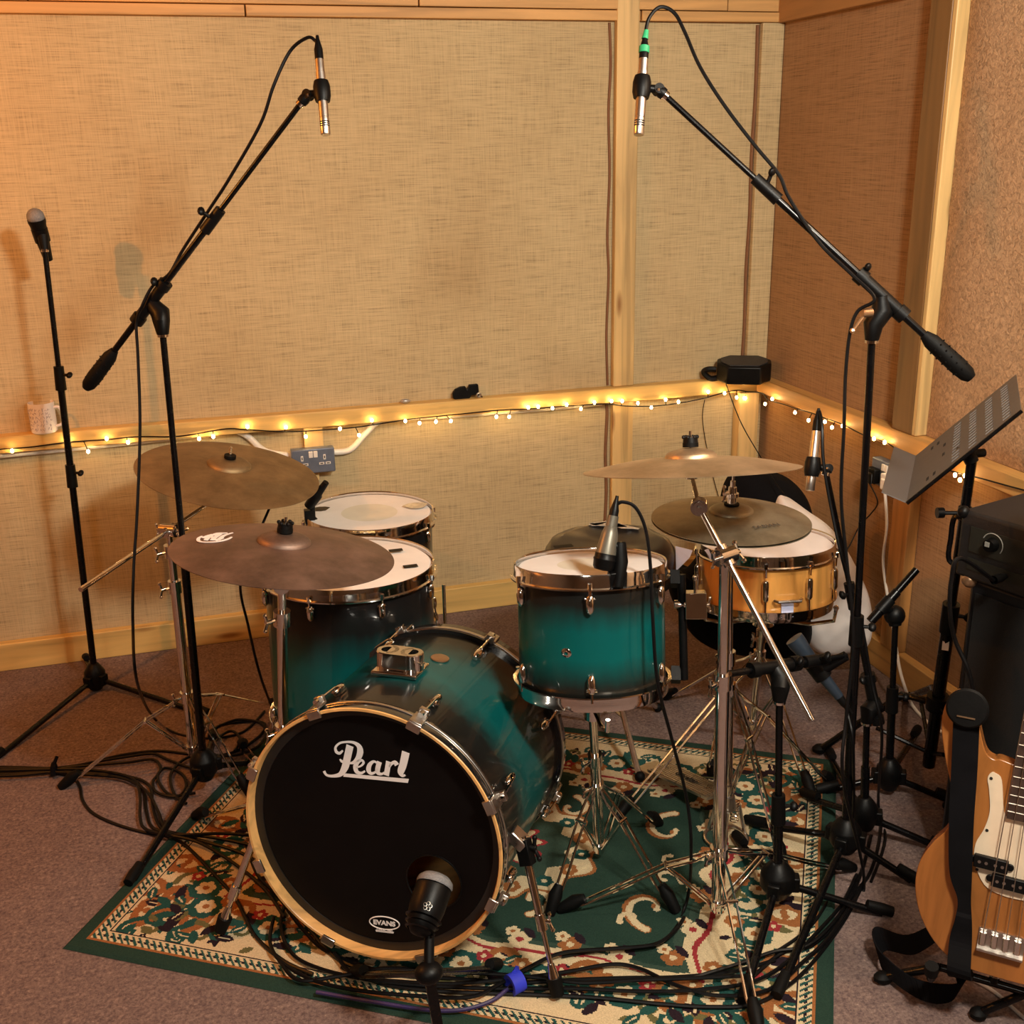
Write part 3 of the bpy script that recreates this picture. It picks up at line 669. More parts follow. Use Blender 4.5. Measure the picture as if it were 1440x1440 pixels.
# spurs
for (c0, c1, sgn) in ((T_(352, 1195, dep(bp_(PI, .28, .08))), G(310, 1308, .012), -1), (T_(737, 1190, dep(bp_(0, .29, .09))), G(784, 1398, .012), 1)):
    b = MB(); dd = (c1-c0).normalized(); mid = c0+dd*((c1-c0).length*.50)
    b.tube([c0-dd*.02, mid], .0085, 12); b.cyl(mid-dd*.012, mid+dd*.020, .0115, seg=14); b.tube([mid, c1-dd*.05], .0055, 10); b.cyl(c1-dd*.062, c1-dd*.030, .0068, .0125); wing(b, mid+BU*.012, BU*sgn, dd, .9)
    sp = b.build('spur', M_chrome, bd)
    b = MB(); b.cyl(c1-dd*.034, c1+dd*.002, .0165, .0135, 14); b.build('rubber_foot', M_rubber, sp)
    b = MB(); at_ = bp_(PI-.05 if sgn < 0 else .02, .275, .10); b.box((c0+at_)/2, ((c0-at_).length/2+.004, .012, .018), axes(BA, (c0-at_))[:3]); b.build('spur_bracket', M_chrome2, sp, 30, .003)
    if sgn > 0:
        b = MB(); b.box(c0+dd*.012, (.012, .014, .026), axes(dd)); wing(b, c0+BU*.014, BU, dd, 1.2); b.build('spur_clamp', M_blackp, sp, 30, .003)

# ================================================================== CYMBALS
def cymbal(label, c, n, r, mat, bell=.24, rise=.045, name='cymbal', parent=None, cat='cymbal'):
    c, n = V(c), V(n).normalized(); br = r*bell; prof = []
    def P(q): # q radius -> height
        return 0
    pts = [(r, 0)]
    for k in range(1, 9):
        f = k/8; rr = r+(br-r)*f; pts.append((rr, rise*.55*math.sin(f*PI/2)**1.0))
    h0 = pts[-1][1]
    for k in range(1, 7):
        f = k/6; pts.append((br*math.cos(f*PI/2)+.006*(f), h0+rise*.45*math.sin(f*PI/2)))
    top = [(h, q, q/r) for q, h in pts]; bot = [(h-.0013, q*.999, q/r) for q, h in reversed(pts)]
    b = MB().lathe(c, n, top+bot+[top[0]], 96)
    if parent is None:
        o = b.build(name, mat); o['label'] = label; o['category'] = cat
        me_off(o, c); return o, h0+rise*.45
    return b.build('cymbal_body', mat, parent), h0+rise*.45
def me_off(o, c):
    o.data.transform(Matrix.Translation(-V(c))); o.location = c
NA = V((.181, -.108, .978)).normalized(); CA = V((.057, 3.115, .786))
NB = V((.144, .035, .989)).normalized(); CB = V((.136, 2.235, .846))
NCr = V((.035, .215, .975)).normalized(); CC = T_(972, 660, 2.32)
NH = V((.017, .003, 1)).normalized(); CH = V((1.124, 2.148, .840))
cyA, hA = cymbal('warm bronze cymbal at the far left, tilted on a boom arm above the stand', CA, NA, .254, M_cyA)
cyB, hB = cymbal('dark brown cymbal with a white logo hanging over the floor tom', CB, NB, .232, M_cyB)
cyC, hC = cymbal('pale bronze crash cymbal seen almost edge-on above the hi-hat', CC, NCr, .226, M_cyC)
hh = thing('hi_hat_cymbals', CH, 'greyish pair of hi-hat cymbals beneath the edge-on crash cymbal', 'cymbal')
cymbal('', CH, NH, .178, M_cyH, .28, .034, parent=hh); hh.children[-1].name = 'top_cymbal'
cymbal('', CH-NH*.006, -NH, .178, M_cyH, .28, .034, parent=hh); hh.children[-1].name = 'bottom_cymbal'
for nm, o_ in zip(('top_cymbal', 'bottom_cymbal'), hh.children): o_.name = nm
# white swoosh logo on the front left cymbal
def cb(px, py):
    p = PL(px, py, CB+NB*.016, NB); return p
b = MB(); LZ = .30
def lstroke(b, pts, ws):
    sm = spline([V((x, y, w_)) for (x, y), w_ in zip(pts, ws)], 6)
    P = []
    for q in sm:
        p = cb(200+q.x/6, 690+q.y/6); rr = (p-CB-NB*(p-CB).dot(NB)).length; f = (.232-rr)/(.232*.76); h = .045*.55*math.sin(max(0, min(1, f))*PI/2)
        p = PL(200+q.x/6, 690+q.y/6, CB+NB*(h+.001), NB); P.append(p)
    b.ribbon(P, [q.z for q in sm], NB, .0008)
lstroke(b, [(505, 385), (475, 405), (480, 428), (540, 436), (640, 430), (720, 410), (755, 392)], [.004, .007, .008, .007, .006, .006, .004])
lstroke(b, [(515, 402), (560, 385), (600, 372)], [.012, .012, .010])
lstroke(b, [(535, 420), (560, 398), (590, 392), (600, 415)], [.009, .009, .009, .008])
lstroke(b, [(590, 420), (620, 392), (660, 366)], [.010, .009, .009])
lstroke(b, [(615, 422), (650, 410), (680, 398)], [.008, .008, .007])
lstroke(b, [(640, 418), (690, 380), (765, 356)], [.008, .007, .004])
lstroke(b, [(600, 375), (640, 362), (720, 358)], [.008, .009, .004])
lo = b.build('logo_print', M_white, cyB, 0)
# faint print on the hi-hat
def hat_text(body, size, px, py):
    o = PL(px, py, CH+NH*.013, NH); u = (PL(px+20, py-3, CH+NH*.013, NH)-o).normalized(); v = NH.cross(u)
    rr = (o-CH-NH*(o-CH).dot(NH)).length; f = (.178-rr)/(.178*.72); h = .034*.55*math.sin(max(0, min(1, f))*PI/2)
    o = PL(px, py, CH+NH*(h+.0016), NH); radial = (o-CH); radial = (radial-NH*radial.dot(NH)).normalized()
    slope = .0085/.1; nn = (NH+radial*slope).normalized(); u = (u-nn*u.dot(nn)).normalized(); v = nn.cross(u)
    text_obj(body, size, o+nn*.0006, u, v, simple('hat_ink', (.06, .05, .04), .5), hh, 'cymbal_print')
hat_text('SABIAN', .020, 1078, 740)

# ================================================================== CHROME STANDS
def stand_leg(root, top, foot, low, w=.009, double=True, name='leg'):
    top, foot, low = V(top), V(foot), V(low); d = (foot-top).normalized(); sd = d.cross(V((0, 0, 1))).normalized(); b = MB(); k1 = top+(foot-top)*.30+V((0, 0, .012))
    for q in (-1, 1):
        P = [top+sd*q*w*.45, top+(foot-top)*.10+sd*q*w, k1+sd*q*w, foot-d*.06+sd*q*w, foot-d*.02+sd*q*w*.2]
        b.tube(P, .0030 if double else .004, 6)
    mid = k1
    for q in (-1, 1): b.tube([mid+sd*q*w*.6, low+sd*q*w*.8], .0028, 6)
    b.cyl(mid-sd*w*1.5, mid+sd*w*1.5, .004, seg=8); lg = b.build(name, M_chrome, root)
    b = MB(); f = foot+V((0, 0, .0)); b.tube([f-d*.055+V((0, 0, .012)), f-d*.03+V((0, 0, .013)), V((f.x, f.y, f.z+.008))+d*.01], [.010, .016, .012], 12); b.build('rubber_foot', M_rubber, lg)
def collar(b, c, ax, r, h=.022): b.cyl(V(c)-V(ax)*h/2, V(c)+V(ax)*h/2, r, seg=20)
def chrome_stand(label, base, top, colz, lowz, feet, name='cymbal_stand', r=.0135, joints=(.5,), cat='stand'):
    base = V(base); top = V(top); root = thing(name, (base.x, base.y, gz(base.x, base.y)), label, cat); ax = (top-base).normalized()
    def at(z): return base+ax*((z-base.z)/ax.z)
    b = MB(); z0 = lowz-.02; zj = [z0]+[j for j in joints]+[top.z]
    for k in range(len(zj)-1): b.cyl(at(zj[k]), at(zj[k+1]), r-.0028*k, seg=20)
    b.build('tube', M_chrome, root)
    for j in joints:
        b = MB(); collar(b, at(j), ax, r+.004, .034); s_ = V((-.85, -.4, 0)).normalized(); b.cyl(at(j), at(j)+s_*.03, .0045, seg=8); wing(b, at(j)+s_*.03, s_, ax, 1.0); b.build('height_clamp', M_chrome, root)
    b = MB(); collar(b, at(lowz), ax, r+.004, .02); b.build('lower_collar', M_chrome, root)
    b = MB(); collar(b, at(colz), ax, r+.005, .03)
    b.cyl(at(colz), at(colz)+V((-.9, -.3, 0))*.03, .004, seg=8); wing(b, at(colz)+V((-.9, -.3, 0))*.03, (-.9, -.3, 0), ax, .9)
    b.build('leg_collar', M_chrome, root)
    for f in feet:
        f = V(f); d = (V((f.x, f.y, 0))-V((base.x, base.y, 0))).normalized(); stand_leg(root, at(colz)+d*(r+.003), f, at(lowz)+d*(r+.003))
    return root, at, ax
def boom_rig(root, piv, tail, ratchet, cen, n, hgt, r=.0062):
    piv, tail, ratchet = V(piv), V(tail), V(ratchet); n = V(n).normalized()
    b = MB(); d = (ratchet-tail).normalized(); b.cyl(tail, ratchet, r, seg=16); b.build('boom_arm', M_chrome, root)
    b = MB(); s_ = d.cross(V((0, 0, 1))).normalized(); b.cyl(piv-s_*.022, piv+s_*.022, .017, seg=20); b.cyl(piv-d*.022, piv+d*.022, .0125, seg=16); wing(b, piv+s_*.028, s_, d, 1.1); wing(b, piv-s_*.026, -s_, V((0, 0, 1)), .8); b.build('boom_clamp', M_chrome, root)
    cymbal_top(root, ratchet, cen, n, hgt, s_)
def cymbal_top(root, ratchet, cen, n, hgt, s_):
    cen = V(cen); b = MB(); v = (V(CP)-ratchet); v.z = 0; s2 = v.normalized()
    b.cyl(ratchet-s2*.012, ratchet+s2*.012, .017, seg=24); b.cyl(ratchet+s2*.012, ratchet+s2*.016, .013, seg=20); b.cyl(ratchet+s2*.016, ratchet+s2*.022, .005, seg=12); b.build('tilter', M_chrome, root)
    t = cen+n*(hgt+.035); b = MB(); b.tube([ratchet, cen-n*.012, cen-n*.006], .0048, 12); b.cyl(cen-n*.02, cen-n*.004, .012, .014, 16); b.cyl(cen-n*.004, t, .0032, seg=10); b.build('cymbal_rod', M_chrome, root)
def felt_nut(root, cen, n, hgt, kind):
    t = V(cen)+n*(hgt+.0015); b = MB(); b.cyl(t, t+n*.009, .0165, .0165, 20); b.build('felt_washer', M_rubber, root)
    b = MB()
    if kind == 'wing': wing(b, t+n*.014, n, n.orthogonal(), .8)
    elif kind == 'big': b.cyl(t+n*.009, t+n*.020, .016, .015, 20); [b.ball(t+n*.021+(n.orthogonal().normalized()*math.cos(a)+n.cross(n.orthogonal().normalized())*math.sin(a))*.014, .0045, seg=8) for a in [k*PI/3 for k in range(6)]]
    else: b.cyl(t+n*.009, t+n*.03, .0045, seg=12); b.cyl(t+n*.016, t+n*.018, .006, seg=12)
    b.build('cymbal_nut', M_chrome if kind != 'big' else M_blackp, root)

# stand for the far-left cymbal (boom)
bA = Z_(275, 1085); topA = T_(238, 752, dep((bA.x, bA.y, .72)))
stA, atA, axA = chrome_stand('chrome boom cymbal stand at the left, its long arm reaching under the warm cymbal', (bA.x, bA.y, .05), topA, .235, .075,
    [G(90, 1108, .0), G(395, 993, .0), G(352, 1120, .0)], joints=(.56, .66))
tailA = T_(117, 826, dep(topA)-.16); pivA = topA+V((0, 0, .012)); ratA = CA-NA*.055; dA = (ratA-pivA).normalized(); tailA = pivA-dA*.37; print('tailA', tailA)
boom_rig(stA, pivA, tailA, ratA, CA, NA, hA); felt_nut(stA, CA, NA, hA, 'post')
# straight stand for the front-left cymbal
ratB = CB-NB*.07
bB = Z_(424, 1075, .0); bB = V((.128, 2.245, 0))
stB, atB, axB = chrome_stand('straight chrome cymbal stand rising between bass drum and floor tom', (.080, 2.285, .05), ratB-V((0, 0, .01)), .22, .10,
    [G(277, 1150, .0), G(448, 1040, .0), G(340, 1048, .0)], joints=(.42, .70), r=.0145)
cymbal_top(stB, ratB, CB, NB, hB, None); felt_nut(stB, CB, NB, hB, 'big')
# boom stand for the crash at the right front
bC = Z_(1009, 1288, .02); topC = T_(1020, 782, dep((bC.x, bC.y, .86))-.01)
stC, atC, axC = chrome_stand('chrome boom cymbal stand standing right of centre, in front of the snare drum', (bC.x, bC.y, .04), topC, .185, .055,
    [G(792, 1281, .0), G(1196, 1224, .0), G(1066, 1452, .0)], joints=(.60,), r=.0145)
ratC = T_(983, 712, dep(topC)+.03); dC = (ratC-topC).normalized(); tailC = PL(1155, 1005, topC, dC.cross(rt).normalized())
tailC = topC-dC*((T_(1155, 1005, dep(topC)-.07)-topC).length)
boom_rig(stC, topC, tailC, ratC, CC, NCr, hC); felt_nut(stC, CC, NCr, hC, 'big')

# tom stand under the rack tom
tb = Z_(843, 1213); tbot = TC-TN*TL
stT, atT, axT = chrome_stand('chrome three-legged basket stand holding up the rack tom', (tb.x, tb.y, .03), tbot-V((0, 0, .045)), .245, .055,
    [G(775, 1284, 0), G(948, 1281, 0), G(925, 1160, 0)], name='tom_stand', joints=(.33,), r=.0125)
b = MB(); bc = tbot-V((0, 0, .05))
for a in (20, 140, 260):
    d = V((math.cos(R_(a)), math.sin(R_(a)), 0)); b.tube([bc, bc+d*.11+V((0, 0, .01)), bc+d*.172+V((0, 0, .035)), bc+d*.176+V((0, 0, .062))], .005, 8)
b.cyl(bc-V((0, 0, .03)), bc+V((0, 0, .012)), .018, seg=16); b.build('basket', M_chrome, stT)
# snare stand
sb = V((1.43, 2.56, 0)); sbot = SCN-SN*.163
stS, atS, axS = chrome_stand('chrome basket stand beneath the wooden snare drum', (1.425, 2.535, .04), sbot-V((0, 0, .05)), .28, .07,
    [G(870, 1150, 0), G(1140, 1118, 0), (1.30, 2.86, 0)], name='snare_stand', joints=(.34,), r=.012)
b = MB(); bc = sbot-V((0, 0, .055))
for a in (70, 190, 310):
    d = V((math.cos(R_(a)), math.sin(R_(a)), 0)); b.tube([bc, bc+d*.13+V((0, 0, .01)), bc+d*.196+V((0, 0, .035)), bc+d*.200+V((0, 0, .075))], .0055, 8); b.ball(bc+d*.199+V((0, 0, .073)), .008, seg=8)
b.cyl(bc-V((0, 0, .02)), bc+V((0, 0, .014)), .03, .018, 20); b.build('basket', M_chrome, stS)
# hi-hat stand with pedal
hb_ = V((1.135, 2.12, 0))
stH, atH, axH = chrome_stand('chrome hi-hat stand with a ribbed footboard pedal', (1.140, 2.125, .09), CH-NH*.055, .42, .155,
    [G(1100, 1215, 0), G(1000, 1090, 0), G(1170, 1105, 0)], name='hi_hat_stand', joints=(.50, ), r=.0125)
b = MB(); b.cyl(CH-NH*.06, CH+NH*(.034+.105), .003, seg=10); b.cyl(CH-NH*.055, CH-NH*.04, .020, .022, 20); b.build('pull_rod', M_chrome, stH)
b = MB(); t = CH+NH*.026; b.cyl(t, t+NH*.012, .017, seg=20); b.build('felt_washer', M_rubber, stH)
b = MB(); b.cyl(t+NH*.012, t+NH*.05, .011, .009, 20); b.cyl(t+NH*.028, t+NH*.036, .0145, seg=18); b.cyl(t+NH*.05, t+NH*.064, .006, seg=12); wing(b, t+NH*.04-V((.018, .008, 0)), (-.9, -.4, 0), (0, 0, 1), .9); b.build('clutch', M_chrome, stH)
gzH = RZ
b = MB(); fp = V((1.140, 2.125, gzH+.006)); back = V((-.70, .62, 0)).normalized()
b.ring(fp, (0, 0, 1), .052, .0045, 40, 8)
for a in (0, 2.1, 4.2): b.tube([fp+V((math.cos(a)*.052, math.sin(a)*.052, 0)), fp+V((math.cos(a)*.03, math.sin(a)*.03, .09))], .005, 8)
b.cyl(fp+V((0, 0, .085)), fp+V((0, 0, .12)), .022, .016, 20); b.build('base_frame', M_chrome2, stH)
b = MB(); pts = []
for k in range(60): a = k*2*PI/7.5; pts.append(fp+V((math.cos(a)*.010+.02, math.sin(a)*.010, .04+k*.0011)))
b.tube(pts, .0016, 6); b.build('spring', M_chrome, stH)
heel = G(925, 1078, .03); toe = G(1010, 1118, .075); fd = (toe-heel).normalized(); fs_ = fd.cross(V((0, 0, 1))).normalized(); fn = fs_.cross(fd)
b = MB(); mid = (heel+toe)/2; b.box(mid, ((toe-heel).length/2, .036, .004), (fd, fs_, fn))
for k in range(-4, 5): b.box(mid+fs_*k*.0075+fn*.005, ((toe-heel).length/2*.92, .0016, .0018), (fd, fs_, fn))
b.box(V((heel.x, heel.y, RZ+.012))-fd*.02, (.035, .034, .008), (fd, fs_, fn)); b.build('footboard', M_chrome2, stH)
text_obj('Gibraltar', .026, mid+fn*.0085, fd, -fs_ if (-fs_).cross(fd).z < 0 else fs_, M_dark, stH, 'footboard_lettering', .0004, .9)

# ================================================================== MICROPHONE STANDS
def mic_leg(root, hub, foot, r=.0085):
    hub, foot = V(hub), V(foot); d = (foot-hub).normalized(); b = MB(); b.cyl(hub+d*.02, foot-d*.02, r, seg=12); lg = b.build('leg', M_black, root)
    b = MB(); e = V((foot.x, foot.y, foot.z+.012)); b.tube([e-d*.055, e-d*.02, e+d*.004], [.011, .0135, .012], 12); b.build('rubber_foot', M_rubber, lg)
def knob(b, c, d, s=1.0):
    c, d = V(c), V(d).normalized(); b.cyl(c, c+d*.016*s, .004*s, seg=8); o = d.orthogonal().normalized()
    b.ball(c+d*.021*s, .0105*s, (1, .6, .8), axes(d, o), 10)
def mic_stand(label, base, top, hubz, feet, clutch=(), name='microphone_stand', r=.0105, hubr=.028, chrome_band=True):
    base, top = V(base), V(top); ax = (top-base).normalized(); at = lambda z: base+ax*((z-base.z)/ax.z)
    root = thing(name, (base.x, base.y, gz(base.x, base.y)), label, 'stand')
    zc = clutch[0] if clutch else (hubz+top.z)/2
    b = MB(); b.cyl(at(hubz-.03), at(zc), r, seg=14); b.build('lower_tube', M_black, root)
    b = MB(); b.cyl(at(zc), top, r*.74, seg=14); b.build('upper_tube', M_black, root)
    b = MB(); h = at(hubz); b.lathe(h, ax, [(-.055, .0), (-.05, r*1.9), (-.02, hubr), (.012, hubr*.95), (.030, hubr*.62), (.040, r*1.3), (.042, 0)], 20)
    for f in feet:
        d = V((f[0]-base.x, f[1]-base.y, 0)).normalized(); b.box(h+d*hubr*.8-V((0, 0, .012)), (.016, .014, .018), (d, V((-d.y, d.x, 0)), V((0, 0, 1))))
    b.build('tripod_hub', M_blackp, root, 40, .003)
    for z in clutch:
        b = MB(); b.cyl(at(z)-ax*.035, at(z)+ax*.035, r*1.55, r*1.4, 14); s_ = V((.85, -.45, 0)); knob(b, at(z+.01)+s_*.010, s_, 1.1); b.build('height_clutch', M_blackp, root)
    for f in feet: mic_leg(root, h+V((0, 0, -.012)), (f[0], f[1], gz(f[0], f[1])))
    return root, at, ax
def boom(root, piv, tip, tail, joint_at, clampf=(), weight=True, r=.0078, knobdir=(-.3, -.2, .9)):
    piv, tip, tail = V(piv), V(tip), V(tail); d = (tip-tail).normalized()
    L = (tip-tail).length; zc = tail+d*(L*clampf[-1]) if clampf else tip
    b = MB(); b.cyl(tail+d*.08, zc, r, seg=12); b.cyl(zc, tip, r*.78, seg=12); b.build('boom_arm', M_black, root)
    if weight:
        b = MB(); b.tube([tail, tail+d*.012, tail+d*.04, tail+d*.11, tail+d*.13], [.010, .0165, .0185, .0165, .010], 14)
        for k in range(5):
            for j in range(7):
                a = j*2*PI/7+k; o = d.orthogonal().normalized(); q = o*math.cos(a)+d.cross(o)*math.sin(a); b.ball(tail+d*(.030+.016*k)+q*.0178, .0022, seg=6)
        b.build('counterweight', M_rubber, root)
    b = MB(); pj = V(joint_at); b.cyl(piv-d*.05, piv+d*.05, .0135, seg=14); b.cyl(piv-d*.065, piv-d*.045, .017, seg=14); b.cyl(piv+d*.045, piv+d*.065, .017, seg=14)
    b.tube([piv, piv+(pj-piv)*.35+V((.012, 0, .0)), pj+V((0, 0, .03)), pj], [.016, .023, .020, .014], 14); knob(b, piv+d*.05, V(knobdir), 1.1); b.build('pivot_joint', M_blackp, root)
    b = MB(); b.cyl(pj-V((0, 0, .006)), pj, .0135, seg=14); b.build('chrome_band', M_chrome, root)
    for f in clampf:
        c = tail+d*(L*f); b = MB(); b.cyl(c-d*.035, c+d*.030, .0135, .0125, 14); knob(b, c+V(knobdir).normalized()*.01, knobdir, 1.1); b.build('boom_clutch', M_blackp, root)
    return d
def clip(b, c, ax, stem_dir, r=.012):
    c, ax, sd = V(c), V(ax).normalized(), V(stem_dir).normalized(); b.lathe(c-ax*.022, ax, [(0, r), (0, r+.005), (.012, r+.008), (.032, r+.008), (.044, r+.005), (.044, r)], 16)
    b.tube([c+sd*(r+.002), c+sd*(r+.020)], [.007, .009], 10); sdn = sd.cross(ax).normalized(); b.cyl(c+sd*(r+.024)-sdn*.010, c+sd*(r+.024)+sdn*.010, .0105, seg=14)
def pencil_mic(label, ptop, pbot, clip_f, tip, metal, name='condenser_microphone', r=.0105, slots=True):
    ptop, pbot, tip = V(ptop), V(pbot), V(tip); ax = (ptop-pbot).normalized(); L = (ptop-pbot).length
    root = thing(name, pbot, label, 'microphone')
    b = MB(); b.lathe(pbot, ax, [(0, 0), (0, r*.88), (.002, r), (L*.22, r), (L*.222, r*.93), (L*.232, r*.93), (L*.235, r), (L*.83, r), (L*.835, r*.9), (L, r*.9), (L, 0)], 24); b.build('body', metal, root)
    if slots:
        b = MB(); v = (CP-pbot).normalized(); v = (v-ax*v.dot(ax)).normalized()
        for g in (-.7, 0, .7):
            q = v*math.cos(g)+ax.cross(v)*math.sin(g)
            for k in range(3): b.box(pbot+ax*(.018+.0045*k)+q*r, (.0035, .0012, .0009), (ax.cross(q), q, ax))
        b.build('grille_slots', M_dark, root, 0)
    c = pbot+ax*L*clip_f; sd = (tip-c); sd = (sd-ax*sd.dot(ax)).normalized()
    b = MB(); clip(b, c, ax, sd, r); k = c+sd*(r+.024); b.tube([k, k+(tip-k)*.55, tip], [.0095, .0125, .0115], 12); b.build('clip', M_blackp, root)
    b = MB(); k2 = k+(CP-k).normalized()*.0115; b.ball(k2, .004, seg=8); b.cyl(tip-(tip-k).normalized()*.002, tip+(tip-k).normalized()*.008, .0095, seg=12); b.build('clip_rivet', M_chrome, root)
    return root, ax
def plug(b, p, ax, L=.045, r=.0095): p, ax = V(p), V(ax).normalized(); b.lathe(p, ax, [(0, r), (L*.5, r*.98), (L*.6, r*.85), (L, r*.42), (L*1.15, r*.35), (L*1.15, 0)], 16)
def cable(label, pts, r=.0037, mat=None, name='microphone_cable', n=8, plugs=(), group=None, cat='cable'):
    o = MB().tube(spline(pts, n), r, 7).build(name, mat or M_cable); c = V(pts[0]); me_off(o, c); tag(o, label, cat, group)
    for p, ax in plugs:
        b = MB(); plug(b, p, ax); b.build('connector', M_blackp, o)
    return o

# -- far left straight stand with ball microphone
b1 = Z_(136, 970); t1 = T_(63, 352, dep((b1.x, b1.y, 1.36)))
ms1, at1, ax1 = mic_stand('slim upright black microphone stand nearest the left edge', (b1.x, b1.y, .02), t1, .055, [G(-15, 1075)[:2], G(292, 1006)[:2], G(120, 925)[:2]], (1.02, .72), hubr=.034)
b = MB(); b.cyl(t1-ax1*.004, t1+ax1*.004, .011, seg=14); b.build('chrome_band', M_chrome, ms1)
mh = T_(50, 305, dep(t1)-.02); mdn = (T_(62, 345, dep(t1)+.03)-mh).normalized()
vm = thing('vocal_microphone', mh, 'handheld vocal microphone with grey ball grille, on the leftmost stand', 'microphone')
b = MB(); b.ball(mh, .0245, (1, 1, 1), axes(-mdn), 24); b.build('ball_grille', M_grille, vm)
b = MB(); b.lathe(mh, mdn, [(.006, .0250), (.014, .0250), (.024, .0225), (.07, .0185), (.13, .0125), (.135, 0)], 24); b.build('handle', M_blackp, vm)
b = MB(); c = mh+mdn*.055; b.lathe(c, mdn, [(-.02, .0195), (-.02, .023), (.018, .0215), (.018, .018)], 18); b.tube([c+mdn*.01, t1+ax1*.035, t1], [.014, .015, .011], 12); b.build('clip', M_blackp, vm)

# -- tall left overhead
b2 = Z_(291, 1118); j2 = T_(229, 470, dep((b2.x, b2.y, 1.22)))
ms2, at2, ax2 = mic_stand('tall black boom microphone stand left of the bass drum, reaching up and inward', (b2.x, b2.y, .03), j2, .10, [G(182, 1246)[:2], G(428, 1068)[:2], G(300, 1035)[:2]], hubr=.038)
piv2 = T_(217, 432, dep(j2)-.01); dp2 = dep(j2)
tip2 = T_(424, 144, dp2-.22); tail2 = T_(121, 546, dp2+.10); dd2 = (tip2-tail2).normalized(); piv2 = tail2+dd2*((piv2-tail2).dot(dd2))
boom(ms2, piv2, tip2, tail2, j2, (.62,), knobdir=(-.75, -.3, .6))
mt2 = T_(449, 84, dep(tip2)-.02); mb2 = T_(458, 190, dep(tip2)-.02)
pm2, pax2 = pencil_mic('silver pencil microphone hanging at the left boom end', mt2, mb2, .58, tip2, M_steel)
cp = [mt2+pax2*.03, T_(443, 57, dep(mt2)), T_(432, 53, dep(mt2)), T_(408, 72, dep(mt2)+.02), T_(385, 120, dep(mt2)+.03), T_(366, 175, dp2-.18), T_(322, 252, dp2-.13), T_(296, 292, dp2-.1), T_(258, 350, dp2-.05), T_(238, 385, dp2-.04), T_(215, 402, dp2-.03), T_(200, 430, dp2-.02), T_(192, 455, dp2), T_(194, 500, dp2), T_(197, 600, dp2), T_(193, 720, dp2), T_(188, 800, dp2), T_(187, 880, dp2), T_(193, 960, dp2+.02), G(215, 1008, .03), G(245, 1030, .004), G(290, 1038, .004), G(340, 1030, .004), G(372, 1000, .004)]
cable('thin black cable looping from the left hanging pencil microphone down its boom to the floor', cp, plugs=[(mt2, pax2)])

# -- tall right overhead
b3 = Z_(1186, 1222); j3 = T_(1226, 478, dep((b3.x, b3.y, 1.25)))
ms3, at3, ax3 = mic_stand('tall black boom microphone stand at the right, angled up to the left', (b3.x, b3.y, .03), j3, .10, [G(1292, 1245)[:2], G(1092, 1405)[:2], G(1050, 1158)[:2]], (.62,), hubr=.038)
dp3 = dep(j3); tip3 = T_(934, 133, dp3-.02); tail3 = T_(1366, 532, dp3-.02); dd3 = (tip3-tail3).normalized(); piv3 = T_(1238, 416, dp3-.02); piv3 = tail3+dd3*((piv3-tail3).dot(dd3))
boom(ms3, piv3, tip3, tail3, j3, (.67,), knobdir=(.25, -.2, .9))
b = MB(); q = T_(1218, 440, dp3-.04); q2 = T_(1199, 465, dp3-.05); b.cyl(q, q2, .003, seg=8); b.ball(q2, .006, seg=8); b.cyl(q-V((.01, 0, .0)), q+V((.012, 0, 0)), .009, seg=12); b.build('tightening_lever', M_badge, ms3, label='brass-coloured T-bar')
mt3 = T_(905, 83, dp3-.03); mb3 = T_(898, 190, dp3-.03)
pm3, pax3 = pencil_mic('silver pencil microphone hanging at the right boom end, before the wooden post', mt3, mb3, .63, tip3, M_steel)
e3 = dp3-.03
cp = [mt3+pax3*.04, T_(912, 27, e3), T_(928, 10, e3), T_(948, 18, e3), T_(963, 45, e3), T_(985, 95, e3), T_(1020, 150, e3), T_(1062, 205, e3), T_(1095, 245, e3), T_(1108, 275, e3), T_(1135, 318, e3), T_(1160, 350, e3), T_(1200, 388, e3-.02), T_(1230, 420, e3-.04), T_(1206, 438, e3-.02), T_(1195, 470, e3-.01), T_(1189, 530, e3), T_(1187, 600, e3), T_(1183, 700, e3+.02), T_(1192, 800, e3+.03), T_(1200, 900, e3+.04), T_(1190, 1010, e3+.05), T_(1186, 1100, e3+.06), G(1215, 1250, .004), G(1160, 1330, .004)]
cab3 = cable('black cable arching from the green-taped plug down the right tall stand', cp, plugs=[(mt3, pax3)])
b = MB(); b.lathe(mt3+pax3*.012, pax3, [(0, .0098), (.001, .0108), (.013, .0106), (.014, .0094)], 16); b.lathe(mt3+pax3*.040, pax3+V((.12, 0, 0)), [(0, .0068), (.018, .0048)], 12); b.build('green_tape_band', M_green, cab3, label='green tape')

# -- low stand under the snare microphones
b4 = Z_(1093, 1268, .02); j4 = T_(1096, 985, dep((b4.x, b4.y, .5))); 
ms4, at4, ax4 = mic_stand('low black microphone stand right of the chrome boom stand, boom lying level', (b4.x, b4.y, .03), j4, .085, [G(1252, 1288)[:2], G(1045, 1412)[:2], G(1035, 1180)[:2]], (.26,), hubr=.040)
tip4 = T_(1190, 922, dep(j4)+.10); tail4 = T_(958, 958, dep(j4)-.10); pv = (tip4+tail4)/2; dd4 = (tip4-tail4).normalized(); piv4 = tail4+dd4*((T_(1094, 942, dep(j4))-tail4).dot(dd4))
boom(ms4, piv4, tip4, tail4+dd4*.02, j4, (.80,), weight=False, knobdir=(.2, -.6, .5))
